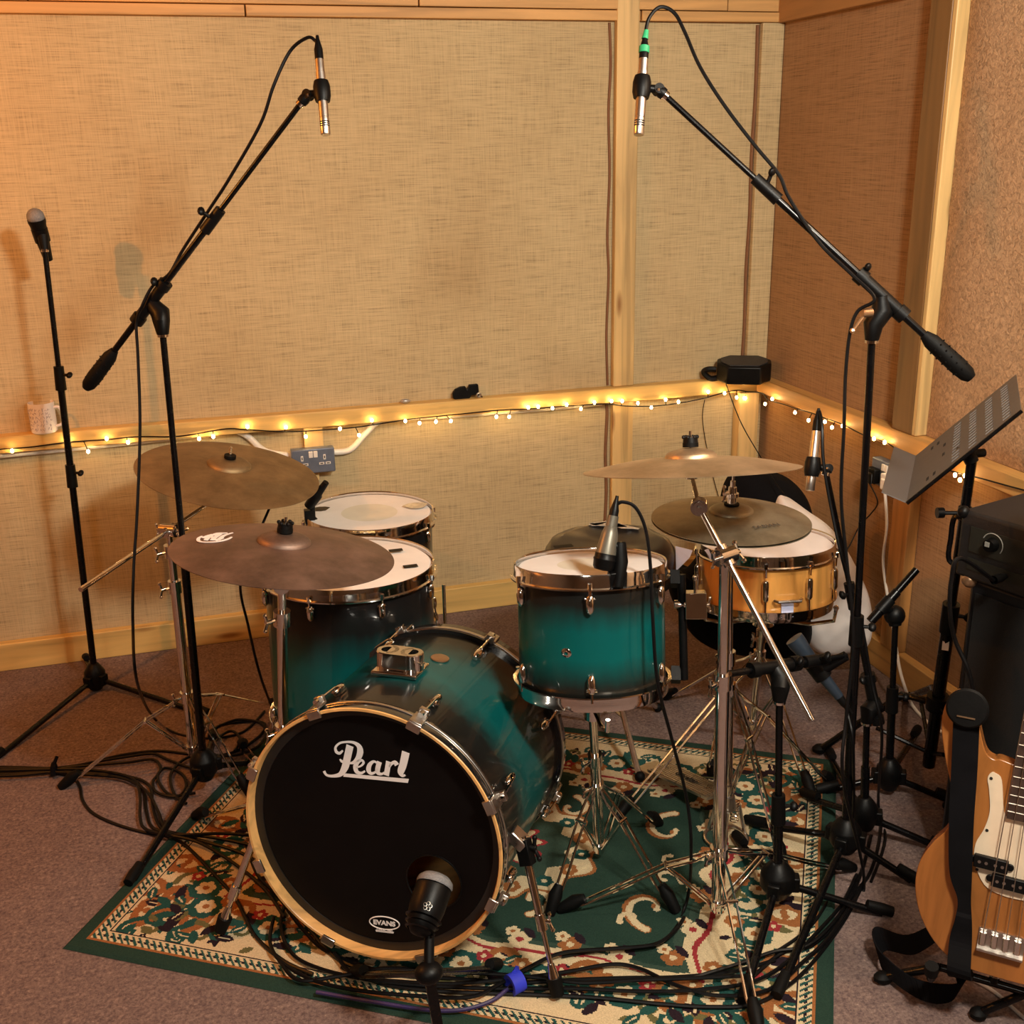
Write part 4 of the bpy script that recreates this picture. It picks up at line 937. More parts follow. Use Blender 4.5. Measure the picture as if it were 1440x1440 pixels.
# snare bottom microphone hanging from it
q0 = T_(1122, 905, dep(tip4)+.03); q1 = T_(1180, 980, dep(tip4)+.03)
um = thing('dynamic_microphone', q0, 'blue-grey microphone aimed up at the underside of the snare drum', 'microphone')
b = MB(); axq = (q0-q1).normalized(); b.lathe(q1, axq, [(0, 0), (0, .011), (.06, .014), (.13, .018), (.15, .021), (.165, .021), (.17, 0)], 20); b.build('body', M_bluegrey, um)
b = MB(); b.tube([(q0+q1)/2, tip4], [.016, .011], 12); b.cyl((q0+q1)/2-axq*.02, (q0+q1)/2+axq*.02, .021, seg=16); b.build('clip', M_blackp, um)
cable('black cable dropping from the mic beneath the snare drum', [q1, T_(1192, 1003, dep(q1)), T_(1200, 1060, dep(q1)), G(1195, 1190, .01), G(1150, 1290, .004), G(1090, 1340, .004)], plugs=[(q1+axq*.004, -axq)])

# -- hi-hat microphone on its slender boom stand
b5 = Z_(1214, 1172, .02); j5 = T_(1219, 1015, dep((b5.x, b5.y, .34)))
ms5, at5, ax5 = mic_stand('black boom microphone stand behind the tall right one, boom rising steeply', (b5.x, b5.y, .03), j5, .085, [G(1340, 1200)[:2], G(1165, 1060)[:2], G(1130, 1120)[:2]], hubr=.034)
tip5 = T_(1162, 664, dep(j5)-.12); tail5 = T_(1238, 1035, dep(j5)+.03); dd5 = (tip5-tail5).normalized(); piv5 = tail5+dd5*((T_(1226, 985, dep(j5))-tail5).dot(dd5))
boom(ms5, piv5, tip5, tail5, j5, (.55,), weight=False, knobdir=(-.9, -.3, .2))
h_t = T_(1148, 606, dep(tip5)); h_b = T_(1139, 690, dep(tip5))
pm5, pax5 = pencil_mic('grey pencil microphone pointing down between the crash cymbal and the wall', h_t, h_b, .40, tip5, M_steel, slots=False)
e5 = dep(tip5); cable('cable running from the grey pencil microphone down the steep boom', [h_t+pax5*.02, T_(1149, 583, e5), T_(1152, 578, e5), T_(1156, 600, e5-.03), T_(1158, 650, e5-.03), T_(1170, 720, e5-.02), T_(1188, 800, e5-.02), T_(1208, 860, e5), T_(1226, 960, e5+.03), T_(1240, 1030, e5+.06), G(1235, 1130, .01), G(1245, 1180, .004), G(1225, 1240, .004)], plugs=[(h_t, pax5)], n=6)
# -- short stand with black pencil microphone
b6 = Z_(1249, 1108, .02); j6 = T_(1259, 880, dep((b6.x, b6.y, .47)))
ms6, at6, ax6 = mic_stand('short black microphone stand with a round ball joint by the right wall', (b6.x, b6.y, .03), j6, .07, [G(1345, 1130)[:2], G(1150, 1115)[:2], G(1290, 1030)[:2]], (.28,), hubr=.034)
b = MB(); b.ball(T_(1258, 865, dep(j6)), .0265, seg=20); b.cyl(j6, T_(1258, 872, dep(j6)), .015, .018, 14); b.build('ball_joint', M_blackp, ms6)
p6t, p6b = T_(1289, 801, dep(j6)-.02), T_(1224, 874, dep(j6)-.02); a6 = (p6t-p6b).normalized()
bm = thing('pencil_microphone', p6b, 'black slanted pencil microphone clipped on the ball-joint stand', 'microphone')
b = MB(); b.lathe(p6b, a6, [(0, 0), (0, .012), (.06, .0125), (.10, .0115), (.102, .0095), ((p6t-p6b).length, .0095), ((p6t-p6b).length, 0)], 18); b.build('body', M_black, bm)
b = MB(); b.cyl(p6b+a6*.035, p6b+a6*.075, .0155, seg=16); b.tube([p6b+a6*.05, T_(1258, 862, dep(j6))], [.010, .014], 12); b.build('clip', M_blackp, bm)

# -- kick drum microphone
kf = Z_(606, 1372, RZ); kj = T_(602, 1300, dep(kf)-.22)
kbase = G(611, 1392, .03)
ks = thing('microphone_stand', (kbase.x, kbase.y, RZ), 'short black microphone stand directly before the bass drum', 'stand')
kb = G(625, 1500, .02); ktop = T_(603, 1368, dep(HO)-.30)
kt = T_(604, 1296, dep(ktop)+.03)
b = MB(); b.cyl(kt, ktop, .0095, seg=14); b.build('upper_tube', M_blackp, ks)
b = MB(); b.tube([ktop, kb], .013, 4); b.build('leg', M_black, ks)
b = MB(); b.ball(ktop, .024, (1.1, 1, .8), seg=14); b.build('tripod_hub', M_blackp, ks)
for (px, py) in ((700, 1362), (500, 1372)): mic_leg(ks, ktop-V((0, 0, .0)), G(px, py, 0), .007)
kc = T_(600, 1278, dep(kt)-.005); kh = T_(611, 1244, dep(kt)+.022); ka = (kh-kc).normalized()
km = thing('kick_drum_microphone', kc, 'stubby black bass drum microphone in front of the port hole', 'microphone')
b = MB(); b.lathe(kc-ka*.05, ka, [(0, 0), (.004, .016), (.02, .028), (.05, .033), (.085, .034), (.09, .033), (.092, 0)], 28); b.build('body', M_blackp, km)
b = MB(); b.lathe(kc+ka*.042, ka, [(0, .0335), (.004, .0345), (.012, .0325), (.019, .025), (.023, .014), (.024, 0)], 28); b.build('grille', M_grille, km)
b = MB(); 
for rr in (.012, .020, .028): pass
fc = kc-ka*.005; vd = (CP-fc).normalized(); vn = (vd-ka*vd.dot(ka)).normalized(); su = ka.cross(vn)
for k in range(5): a = k*2*PI/5+.3; b.ring(fc+vn*.0335+su*math.cos(a)*.0052+ka*math.sin(a)*.0052, vn, .0030, .0005, 16, 5)
b.build('emblem', M_steel, km, 0)
b = MB()
for k in range(3): b.lathe(kc-ka*(.018+.010*k), ka, [(-.002, .030-.003*k), (0, .0345-.003*k), (.002, .030-.003*k)], 28)
b.cyl(kc-ka*.025, kt, .015, .011, 14); b.build('clip', M_black, km)

# -- tom microphone clipped on the rack tom's hoop
m0 = T_(848, 800, dep(TC)-.155); m1 = T_(861, 733, dep(TC)-.155); ma = (m1-m0).normalized()
tm = thing('tom_microphone', m0, 'tapered grey microphone clamped to the near rim of the rack tom', 'microphone')
b = MB(); b.lathe(m0, ma, [(.030, .0215), (.07, .017), (.085, .0125), (.086, .0115), (.108, .0112)], 24); b.build('body', M_condenser, tm)
b = MB(); b.lathe(m0, ma, [(-.004, 0), (-.002, .018), (.004, .0215), (.016, .0225), (.018, .0235), (.020, .0235), (.022, .0222), (.031, .0216)], 24); b.build('grille', M_blackp, tm)
b = MB(); q = T_(871, 800, dep(m0)); b.tube([T_(872, 762, dep(m0)), T_(873, 790, dep(m0)), T_(868, 826, dep(m0)+.0)], [.012, .015, .012], 12); b.box(T_(868, 815, dep(m0)+.005), (.018, .010, .018)); b.tube([m0+ma*.05, T_(872, 770, dep(m0))], .011, 10); b.build('rim_clamp', M_blackp, tm, 40, .002)
e = dep(m0)
cable('black cable arching from the tapered tom microphone over the rim and down', [m1+ma*.025, T_(866, 711, e), T_(876, 706, e), T_(894, 714, e), T_(908, 745, e), T_(915, 800, e), T_(918, 870, e), T_(925, 960, e+.02), T_(945, 1040, e+.1), T_(965, 1120, e+.2), T_(972, 1190, e+.2), G(965, 1270, .01), G(930, 1325, .004), G(850, 1335, .004), G(790, 1345, .004)], plugs=[(m1, ma)])
m0 = Z_(434, 712, .665); m1 = Z_(453, 686, .725)
fm = thing('clip_on_microphone', m0, 'small black microphone gripping the left rim of the rear floor tom', 'microphone')
ma = (m1-m0).normalized(); b = MB(); b.lathe(m0, ma, [(0, 0), (0, .014), (.03, .016), (.05, .016), (.055, .012), (.10, .009), (.10, 0)], 18); b.build('body', M_blackp, fm)
b = MB(); b.tube([m0+ma*.02, m0+V((.01, .0, -.035)), m0+V((.02, 0, -.05))], .008, 10); b.box(m0+V((-.0, 0, -.03)), (.014, .012, .02)); b.build('rim_clamp', M_blackp, fm)
m0 = T_(410, 640, dep(CA)+.10); b = MB()
cable('thin upright black cable between the two left cymbals and the floor', [T_(357, 765, 3.02), T_(370, 735, 3.05), T_(380, 712, 3.08)][::-1]+[T_(338, 820, 3.0), T_(349, 880, 3.0), T_(366, 950, 3.02), G(388, 1010, .01), G(392, 1035, .004)])

# ================================================================== ON AND ALONG THE RAILS
YR = YB-.052; XRr = XR-.052
# mug
mp = Y_(63, 606, YB-.028); mp.z = .8065; mr = .040
mug = thing('mug', mp, 'white printed mug standing on the wooden rail at the far left', 'mug')
b = MB(); b.lathe(mp, (0, 0, 1), [(0, 0), (0, mr*.90), (.004, mr), (.095, mr*1.0), (.097, mr*.985), (.095, mr*.95), (.006, mr*.93), (.006, 0)], 40); b.build('cup', M_mug, mug)
hd_ = V((.95, -.3, 0)).normalized(); b = MB(); b.tube(spline([mp+hd_*(mr-.003)+V((0, 0, .078)), mp+hd_*(mr+.016)+V((0, 0, .080)), mp+hd_*(mr+.027)+V((0, 0, .055)), mp+hd_*(mr+.020)+V((0, 0, .027)), mp+hd_*(mr-.004)+V((0, 0, .018))], 6), .0048, 10); b.build('handle', M_mug, mug)
b = MB(); rnd = random.Random(4)
for r_ in range(6):
    for k in range(9):
        a = R_(-175+k*15+rnd.uniform(-4, 4)); z = .016+r_*.0125; P = []
        for q in range(5):
            aa = a+.035*q+rnd.uniform(-.04, .04); P.append(mp+V((math.cos(aa)*(mr+.0004), math.sin(aa)*(mr+.0004), z+rnd.uniform(-.006, .006))))
        b.tube(P, .0007, 4)
b.build('printed_scribble', M_mugink, mug)
# dark block with a ring beside it
c = Y_(655, 553, YB-.025); c.z = .8065
cs = thing('phone_holder', c, 'small dark notched holder standing on the back rail above the conduit', 'holder')
b = MB(); pl = [(-.047, .004), (-.040, 0), (.012, 0), (.020, .010), (.045, .010), (.047, .018), (.045, .047), (.040, .049), (.012, .048), (.010, .040), (.004, .032), (-.002, .044), (-.020, .043), (-.038, .036), (-.048, .022)]
b.prism([c+V((x, -.006, z)) for x, z in pl], (0, .014, 0)); b.build('body', M_blackp, cs, 30, .002)
b = MB(); b.ring(c+V((.043, -.018, .012)), (0, 1, 0), .007, .003, 20, 8); b.build('metal_ring', M_chrome2, cs)
b = MB(); b.tube([c+V((.043, -.012, .012)), c+V((.043, .0, .010))], .004, 8); b.tube([c+V((.052, -.012, .010)), c+V((.056, -.014, -.002+.004))], .002, 6); b.build('clip_stub', M_blackp, cs)
c = Y_(570, 567, YB-.03); c.z = .8065
b = MB(); b.ball(c+V((0, 0, .0085)), .018, (1, .5, .45), seg=12, fn=lambda d: 1+.25*noise.noise(d*2.5)); o = b.build('crumpled_foil', M_tape); me_off(o, c); tag(o, 'tiny crumpled silver scrap on the back rail left of the dark holder', 'scrap')
# conduits
def pipe(name, label, pts, r=.011):
    o = MB().tube(spline(pts, 6), r, 12).build(name, M_whitep); me_off(o, pts[0]); return tag(o, label, 'conduit')
yc = YB-.013
zc_ = .738
pts = [Y_(-700, 744, yc), Y_(-60, 646, yc), Y_(0, 640, yc), Y_(180, 622, yc), Y_(318, 606, yc), Y_(336, 607, yc), Y_(350, 615, yc), Y_(372, 634, yc), Y_(400, 640, yc), Y_(418, 642, yc)]
pipe('conduit', 'white conduit running from the left edge under the rail to the double socket', pts)
pts = [Y_(462, 636, yc), Y_(484, 635, yc), Y_(497, 629, yc), Y_(512, 612, yc), Y_(530, 594, yc), Y_(548, 588, yc), Y_(620, 585, yc), Y_(700, 579, yc), Y_(780, 573, yc), Y_(846, 566, yc)]
pipe('conduit', 'white conduit bending up from the socket and along the rail to the post', pts)
# wooden mounting block + sockets
b = board('trim_14', (Y_(425, 600, YB).x, YB-.03, .665), (Y_(452, 600, YB).x, YB-.001, .751), M_pine_z)
b = board('trim_15', (Y_(425, 670, YB).x, YB-.03, .56), (Y_(448, 670, YB).x, YB-.001, .600), M_pine_z)
def socket(cen, u, n, label, plugs=False):
    cen, u, n = V(cen), V(u), V(n); z = V((0, 0, 1)); X3 = (u, z, n); root = thing('wall_socket', cen, label, 'socket')
    b = MB(); b.box(cen+n*.017, (.073, .043, .017), X3); b.build('faceplate', M_greymetal, root, 30, .004)
    for s in (-1, 1):
        if plugs and s == -1: pass
        o = cen+u*s*.038+n*.0345; 
        if not plugs:
            b = MB(); b.box(o+z*.012, (.004, .009, .0008), X3); b.box(o-z*.010-u*.011, (.0085, .004, .0008), X3); b.box(o-z*.010+u*.011, (.0085, .004, .0008), X3)
            b.build('pin_surround', M_whitep, root, 0)
            b = MB(); b.box(o+z*.012+n*.0008, (.0016, .005, .0006), X3); b.box(o-z*.010-u*.011+n*.0008, (.005, .0016, .0006), X3); b.box(o-z*.010+u*.011+n*.0008, (.005, .0016, .0006), X3); b.build('pin_holes', M_dark, root, 0)
        b = MB(); b.box(cen+u*s*.008+z*.024+n*.036, (.0068, .011, .0022), X3); b.build('switch', M_whitep, root, 30, .001)
    return root
sc_ = Y_(438, 642, YB-.002); sc_.y = YB-.031
socket(sc_, (1, 0, 0), (0, -1, 0), 'grey metal double socket on the back wall behind the far-left cymbal')
sr = X_(1250, 668, XR-.02); sr.x = XR-.002
skr = socket(sr, (0, -1, 0), (-1, 0, 0), 'grey double socket on the right wall with two plugs in it', True)
for s, mat_, lbl, nm in ((-1, M_blackp, 'black plug in the left side of the right wall socket', 'power_plug'), (1, M_whitep, 'white plug in the right side of the right wall socket', 'power_plug')):
    o_ = sr+V((-.0355, -s*.038, -.008)); b = MB(); b.box(o_+V((-.013, 0, 0)), (.012, .022, .024)); b.box(o_+V((-.026, 0, -.008)), (.004, .014, .018)); o = b.build(nm, mat_, None, 30, .004); me_off(o, o_); tag(o, lbl, 'plug')
pw = sr+V((-.056, -.038, -.030))
xw = pw.x
def mains(label, pts, mat, r, name='mains_cable'):
    o = MB().tube(spline(pts, 8), r, 8).build(name, mat); me_off(o, pts[0]); return tag(o, label, 'cable')
p0 = sr+V((-.055, -.038, -.034))
mains('thick white cable hanging from the white plug down to the floor', [p0, X_(1247, 740, p0.x+.02), X_(1242, 790, p0.x+.03), X_(1250, 850, p0.x), X_(1258, 895, p0.x-.03), X_(1264, 935, p0.x-.06), X_(1272, 965, p0.x-.07), Z_(1284, 993, .01), Z_(1310, 1020, .006), Z_(1345, 1040, .006)], simple('white_cable', (.86, .80, .72), .45, 0, .03), .0048)
p0 = sr+V((-.065, .038, -.026))
mains('thin black cable dropping from the black plug behind the tall stand', [p0, X_(1234, 705, p0.x+.01), X_(1225, 722, p0.x+.02), X_(1210, 738, p0.x+.03), X_(1196, 765, p0.x), X_(1180, 800, p0.x-.05), X_(1170, 900, p0.x-.1)], M_cable, .0022)

# corner loudspeaker
sc2 = T_(1060, 526, 3.98); sc2 = V((XR-.135, YB-.105, .868))
sp = thing('corner_speaker', sc2, 'flat black octagonal speaker lying on the rails in the corner', 'speaker')
b = MB(); vdir = V((-.45, -.9, .0)).normalized(); ux = V((-vdir.y, vdir.x, 0)); tz = (V((0, 0, 1))+vdir*.12).normalized(); vy = tz.cross(ux)
oc8 = [(-.098, -.02), (-.06, -.07), (.06, -.07), (.098, -.02), (.098, .03), (.06, .07), (-.06, .07), (-.098, .03)]
b.prism([sc2+ux*x+vy*y-tz*.055 for x, y in oc8], tz*.068); b.build('cabinet', M_blackp, sp, 30, .006)
b = MB(); b.prism([sc2+ux*x*.86+vy*y*.86+tz*.0135 for x, y in oc8], tz*.004); b.build('speaker_grille', simple('black_grille', (.03, .03, .033), .5, .2, .4, 300, bump=1, bscale=500), sp, 30)
b = MB(); q = sc2+ux*-.10-tz*.02; b.tube(spline([q, q+ux*-.03+tz*.0, q+ux*-.045-tz*.012, q+ux*-.02-tz*.035, q-tz*.03+ux*.01], 5), .011, 8); b.build('bracket', M_blackp, sp)
cable('thin black cable slanting down from the corner speaker towards the floor', [sc2-tz*.045-ux*.085+V((0, -.03, 0)), T_(1040, 590, 3.75), T_(1068, 640, 3.7), T_(1095, 685, 3.6), T_(1128, 722, 3.5), T_(1145, 745, 3.45), T_(1160, 800, 3.4)], .0018, name='speaker_cable')
cable('very thin dark lead hanging on the wall left of the corner post', [Y_(991, 562, YB-.02), Y_(988, 590, YB-.01), Y_(996, 640, YB-.01), Y_(1008, 690, YB-.01), Y_(1030, 760, YB-.01), Y_(1050, 850, YB-.04)], .0014, name='thin_lead')

# string lights
wb = [(-700, 740), (-300, 674), (-60, 640), (0, 632), (40, 629), (95, 622), (150, 618), (196, 614), (240, 614), (270, 611), (318, 603), (345, 604), (400, 607), (450, 605), (500, 601), (540, 595), (580, 589), (640, 583), (700, 577), (745, 575), (800, 571), (850, 568), (880, 571), (920, 571), (960, 566), (990, 560), (1015, 553), (1036, 549), (1052, 551)]
wr = [(1072, 553), (1080, 562), (1100, 568), (1118, 574), (1142, 581), (1160, 588), (1185, 597), (1215, 612), (1245, 622), (1262, 632), (1290, 645), (1330, 660), (1352, 666), (1380, 673), (1420, 684), (1480, 700)]
wpts = [Y_(x, y, YR-.004) for x, y in wb]+[X_(x, y, XRr-.004) for x, y in wr]
fl = MB().tube(spline(wpts, 5), .0022, 6).build('string_lights', M_cable); me_off(fl, wpts[0]); tag(fl, 'string of tiny warm fairy lights on a dark wire along both wooden rails', 'fairy lights')
bb = [(17, 634), (95, 621), (124, 635), (150, 617), (180, 622), (280, 617), (300, 614), (348, 600), (402, 601), (430, 614), (478, 603), (505, 612), (523, 591), (570, 592), (590, 595), (613, 593), (634, 592), (698, 586), (716, 586), (743, 573), (757, 572), (777, 574), (797, 569), (817, 575), (836, 566), (860, 564), (875, 564), (897, 567), (916, 573), (936, 562), (954, 565), (996, 551), (1019, 553), (1036, 559), (1048, 560)]
br = [(1076, 568), (1086, 561), (1118, 580), (1137, 591), (1160, 593), (1170, 601), (1185, 599), (1222, 613), (1229, 617), (1244, 622), (1300, 645), (1343, 668), (1350, 675), (1357, 669)]
bulbs = [(Y_(x, y, YR-.012), V((0, -1, 0))) for x, y in bb]+[(X_(x, y, XRr-.012), V((-1, 0, 0))) for x, y in br]
fine = spline(wpts, 5)
for p, n in bulbs:
    q = min(fine, key=lambda w_: (w_-p).length)
    bo = MB().ball(p, .0052, (1, 1, 1.3), seg=8).build('bulb', M_bulb, fl)
    b = MB(); b.tube([q, (q+p)/2+V((0, 0, .001)), p], .0016, 5); b.build('bulb_stem', M_cable, bo)

# ================================================================== BEHIND THE KIT
# drum throne
tc = T_(858, 770, 3.04)
th = thing('drum_throne', (tc.x, tc.y, 0), 'round black drum stool with a torn taped seat behind the rack tom', 'stool')
tr = .182
b = MB(); b.lathe(tc, (0, 0, 1), [(-.10, 0), (-.10, tr*.9), (-.085, tr*.98), (-.04, tr*1.01), (-.01, tr*.98), (.012, tr*.90), (.022, tr*.72), (.014, tr*.35), (.008, 0)], 64, None)
for i, v in enumerate(b.v): b.v[i] = v+V((0, 0, .006*noise.noise(v*14)))
b.build('seat', M_vinyl, th, 60)
b = MB()
for (x0, y0, w0, l0, a0) in ((.04, .115, .02, .05, -.5), (.075, .085, .014, .04, -.9), (.02, .135, .012, .035, .2)):
    o = tc+V((x0, y0, .024)); d = V((math.cos(a0), math.sin(a0), 0)); s2 = V((-d.y, d.x, 0)); P = []
    for k in range(12): a = k*2*PI/12; rr = 1+.3*math.sin(3*a+x0*90); P.append(o+d*math.cos(a)*l0*rr+s2*math.sin(a)*w0*rr-V((0, 0, .0)))
    b.prism(P, (0, 0, .0015))
b.build('tape_patch', M_tape, th, 0)
b = MB(); b.cyl((tc.x, tc.y, .10), (tc.x, tc.y, tc.z-.10), .014, seg=14); b.build('post', M_chrome2, th)
for a in (30, 150, 270):
    d = V((math.cos(R_(a)), math.sin(R_(a)), 0)); b = MB(); p = V((tc.x, tc.y, .26)); q = V((tc.x, tc.y, .02))+d*.24; q.z = gz(q.x, q.y)+.012; b.tube([p, q], .008, 8); b.tube([V((tc.x, tc.y, .12)), (p+q)/2], .005, 6); lg = b.build('leg', M_chrome2, th)
    b = MB(); b.ball(q+V((0, 0, .004)), .015, seg=10); b.build('rubber_foot', M_rubber, lg)
# big black padded bag in the corner behind the snare
def blob(name, label, cat, c, sc, mat, ax=None, seg=40, amp=.12, fr=2.2, sd=0, pw_=.75, flat=None):
    c = V(c)
    def fn(d):
        e = (abs(d.x)**(2/pw_)+abs(d.y)**(2/pw_)+abs(d.z)**(2/pw_))**(-pw_/2)
        return e*(1+amp*noise.noise(d*fr+V((sd, 0, 0)))+amp*.4*noise.noise(d*fr*3+V((0, sd, 0))))
    b = MB(); b.ball(c, 1, sc, ax, seg, fn)
    if flat is not None:
        b.v = [V((v.x, v.y, max(v.z, flat))) for v in b.v]
    o = b.build(name, mat, None, 75); me_off(o, c); return tag(o, label, cat)
def inflated(name, label, cat, px, t0, t1, thick, mat, rings=16, amp=.02, fr=9, sd=0):
    # px outline traced at depth t0 (bottom) to t1 (top), inflated to both sides into a soft solid
    y0, y1 = max(p[1] for p in px), min(p[1] for p in px)
    O = spline([T_(x, y, t0+(t1-t0)*(y0-y)/(y0-y1)) for x, y in px], 6, True); n_ = len(O); c = sum(O, V())/n_
    nrm = V((-rt.y*0-fw.x, -fw.y, 0)).normalized(); b = MB(); vs = []; fs = []
    for sgn in (1, -1):
        base = len(vs)
        for r in range(rings):
            f = 1-r/rings; h = math.sqrt(max(0, 1-f*f))*thick*sgn
            for o in O:
                p = c+(o-c)*f; w_ = noise.noise(p*fr+V((sd, 0, 0)))*amp+noise.noise(p*fr*2.7+V((0, sd, 0)))*amp*.45; vs.append(p+nrm*(h+w_*(1-f*.6))+V((0, 0, w_*.3*(1-f))))
        vs.append(c+nrm*thick*sgn); e = len(vs)-1
        for r in range(rings-1):
            for k in range(n_):
                l = (k+1) % n_; fs.append((base+r*n_+k, base+r*n_+l, base+(r+1)*n_+l, base+(r+1)*n_+k))
        for k in range(n_): fs.append((base+(rings-1)*n_+k, base+(rings-1)*n_+(k+1) % n_, e))
        if sgn < 0:
            for k in range(n_): fs.append((k, (k+1) % n_, base+(k+1) % n_, base+k))
    vs = [V((min(v.x, XR-.004), v.y, max(v.z, .003))) for v in vs]
    b._add(vs, fs); o = b.build(name, mat, None, 75); me_off(o, c); return tag(o, label, cat)
inflated('pillow', 'crumpled white pillow stuffed upright behind the snare drum', 'pillow', [(1092, 703), (1106, 699), (1132, 716), (1168, 742), (1198, 785), (1219, 830), (1227, 868), (1224, 900), (1205, 917), (1165, 922), (1138, 908), (1118, 870), (1095, 820), (1084, 760)], 3.50, 3.40, .085, M_pillow, amp=.035, fr=9, sd=4)
inflated('gig_bag', 'large rounded black bag leaning in the corner behind the hi-hat', 'bag', [(1022, 672), (1050, 662), (1090, 664), (1118, 680), (1138, 708), (1146, 745), (1150, 800), (1150, 880), (1110, 915), (1060, 915), (1020, 880), (1008, 800), (1010, 720)], 3.62, 3.72, .09, M_bagblack, amp=.02, fr=6, sd=9)
inflated('equipment_bag', 'black cloth bag slumped on the floor between stool and snare drum', 'bag', [(944, 792), (962, 800), (985, 775), (1010, 760), (1045, 770), (1090, 800), (1135, 860), (1140, 905), (1110, 925), (1060, 925), (1010, 915), (975, 895), (948, 850), (938, 815)], 3.42, 3.40, .10, M_bagblack, amp=.05, fr=7, sd=2)
# blue-white sheet
b = MB(); P = [T_(950, 768, 3.0), T_(974, 774, 3.0), T_(970, 784, 2.98), T_(951, 803, 2.97)]; b.prism(P, (0, .0015, 0)); o = b.build('paper_sheet', M_paper, None, 0); me_off(o, P[0]); tag(o, 'pale blue-white sheet peeping out between stool and black bag', 'paper')

# ================================================================== MUSIC STAND
Dp, Cp_, Ap = T_(1275, 708, 2.50), T_(1437, 578, 2.44), T_(1288, 642, 2.86)
hv = Cp_-Dp; wv = Ap-Dp
mus_b = Z_(1303, 1098, .0); mtop = Dp+hv*.50+wv*.30; 
mus = thing('music_stand', (mus_b.x, mus_b.y, 0), 'black music stand with a tilted slotted grey metal desk at the right', 'music stand')
dn = hv.cross(wv).normalized(); dn = dn if dn.z > 0 else -dn
b = MB(); PT = lambda s, t, h=0: Dp+hv*t+wv*s+dn*h
def quad(s0, s1, t0, t1): b.prism([PT(s0, t0), PT(s1, t0), PT(s1, t1), PT(s0, t1)], dn*.0022)
groups = [(.395, .465), (.545, .615), (.695, .765), (.845, .915)]
tprev = 0
for g0, g1 in groups:
    quad(0, 1, tprev, g0); tprev = g1
    ns = 13; s_prev = 0
    for k in range(ns):
        s0 = .10+.80*k/(ns-1)-.011; quad(s_prev, s0, g0, g1); s_prev = s0+.028
    quad(s_prev, 1, g0, g1)
quad(0, 1, tprev, 1)
b.build('desk', M_desk, mus, 0)
b = MB()
for (s0, t0) in ((.12, .17), (.12, .23), (.80, .17), (.80, .23), (.40, .30), (.62, .30)): b.prism([PT(s0, t0, .0023), PT(s0+.06, t0, .0023), PT(s0+.06, t0+.022, .0023), PT(s0, t0+.022, .0023)], dn*.0006)
b.build('punched_holes', M_dark, mus, 0)
b = MB(); lip = dn*.055-hv.normalized()*.026
b.prism([PT(0, 0), PT(1, 0), PT(1, 0)+lip, PT(0, 0)+lip], hv.normalized()*.0022); b.build('ledge', M_desk, mus, 0)
b = MB(); b.tube([PT(0, 0), PT(0, 1)], .0045, 8); b.build('edge_fold', M_black, mus)
ptop = mtop-dn*.03; b = MB(); b.tube([ptop-V((0, 0, .02)), mtop-dn*.003], [.016, .02], 12); b.box(mtop-dn*.008, (.05, .03, .004), (wv.normalized(), hv.normalized(), dn)); b.cyl(ptop-V((.03, 0, .0)), ptop+V((.03, 0, 0)), .010, seg=12); b.build('desk_bracket', M_blackp, mus)
mb0 = V((mus_b.x, mus_b.y, .03)); axm = (ptop-mb0).normalized(); mz = lambda z: mb0+axm*((z-.03)/axm.z)
b = MB(); b.cyl(mz(.05), mz(.52), .0165, seg=16); b.build('lower_tube', M_black, mus)
b = MB(); b.cyl(mz(.52), ptop, .0115, seg=16); b.build('upper_tube', M_black, mus)
b = MB(); b.cyl(mz(.47), mz(.55), .021, seg=16); knob(b, mz(.52)+V((.5, -.6, 0))*.02, (.6, -.6, 0), 1.3); b.build('height_clutch', M_blackp, mus)
b = MB(); q = mz(.80); b.cyl(q-V((.055, -.02, 0)), q, .005, seg=8); b.cyl(q-V((.06, -.022, 0)), q-V((.045, -.018, 0)), .013, seg=10); b.cyl(mz(.785), mz(.815), .0155, seg=14); b.build('tilt_knob', M_blackp, mus)
b = MB(); b.box(mz(.435)+V((-.5, -.6, 0)).normalized()*.0168, (.008, .0008, .012), (V((.77, -.64, 0)), V((-.64, -.77, 0)), V((0, 0, 1)))); b.build('white_sticker', M_whitep, mus, 0)
b = MB(); b.cyl(mz(.235), mz(.275), .028, seg=16); b.build('tripod_hub', M_blackp, mus)
for f in (G(1152, 1060), V((2.0, 2.62, 0)), G(1336, 1140)):
    f = V((f.x, f.y, .012)); h = mz(.25); d = V((f.x-h.x, f.y-h.y, 0)).normalized()
    b = MB(); k = h+d*.03; b.tube([k, h+d*.09+V((0, 0, .0)), f], .010, 10); b.tube([mz(.09), (h+f)/2], .006, 8); lg = b.build('leg', M_black, mus); b = MB(); b.ball(f+V((0, 0, .004)), .018, (1.3, 1, .8), seg=10); b.build('rubber_foot', M_rubber, lg)

# ================================================================== AMPLIFIER AND CABINET (right edge)
fl_ = T_(1352, 716, 2.38); ztop = fl_.z; print('amp top', ztop, fl_)
fx_ = Z_(1440, 742, ztop)-fl_; fx_.z = 0; fx_.normalize(); fy_ = V((-fx_.y, fx_.x, 0))
if fy_.y < 0: fy_ = -fy_
AX3 = (fx_, fy_, V((0, 0, 1)))
aw, ad, ah = .48, .33, .15
acen = fl_+fx_*aw/2+fy_*ad/2-V((0, 0, ah/2))
amp = thing('amplifier_head', acen-V((0, 0, ah/2)), 'black amplifier head with a control knob at the right edge of the picture', 'amplifier')
b = MB(); b.box(acen, (aw/2, ad/2, ah/2), AX3); b.build('case', simple('tolex', (.010, .010, .011), .42, 0, .3, 200, bump=.6, bscale=700), amp, 30, .008)
fo = fl_-V((0, 0, 0))
def AP(u, z, h=.0): return fo+fx_*u-V((0, 0, z))-fy_*h
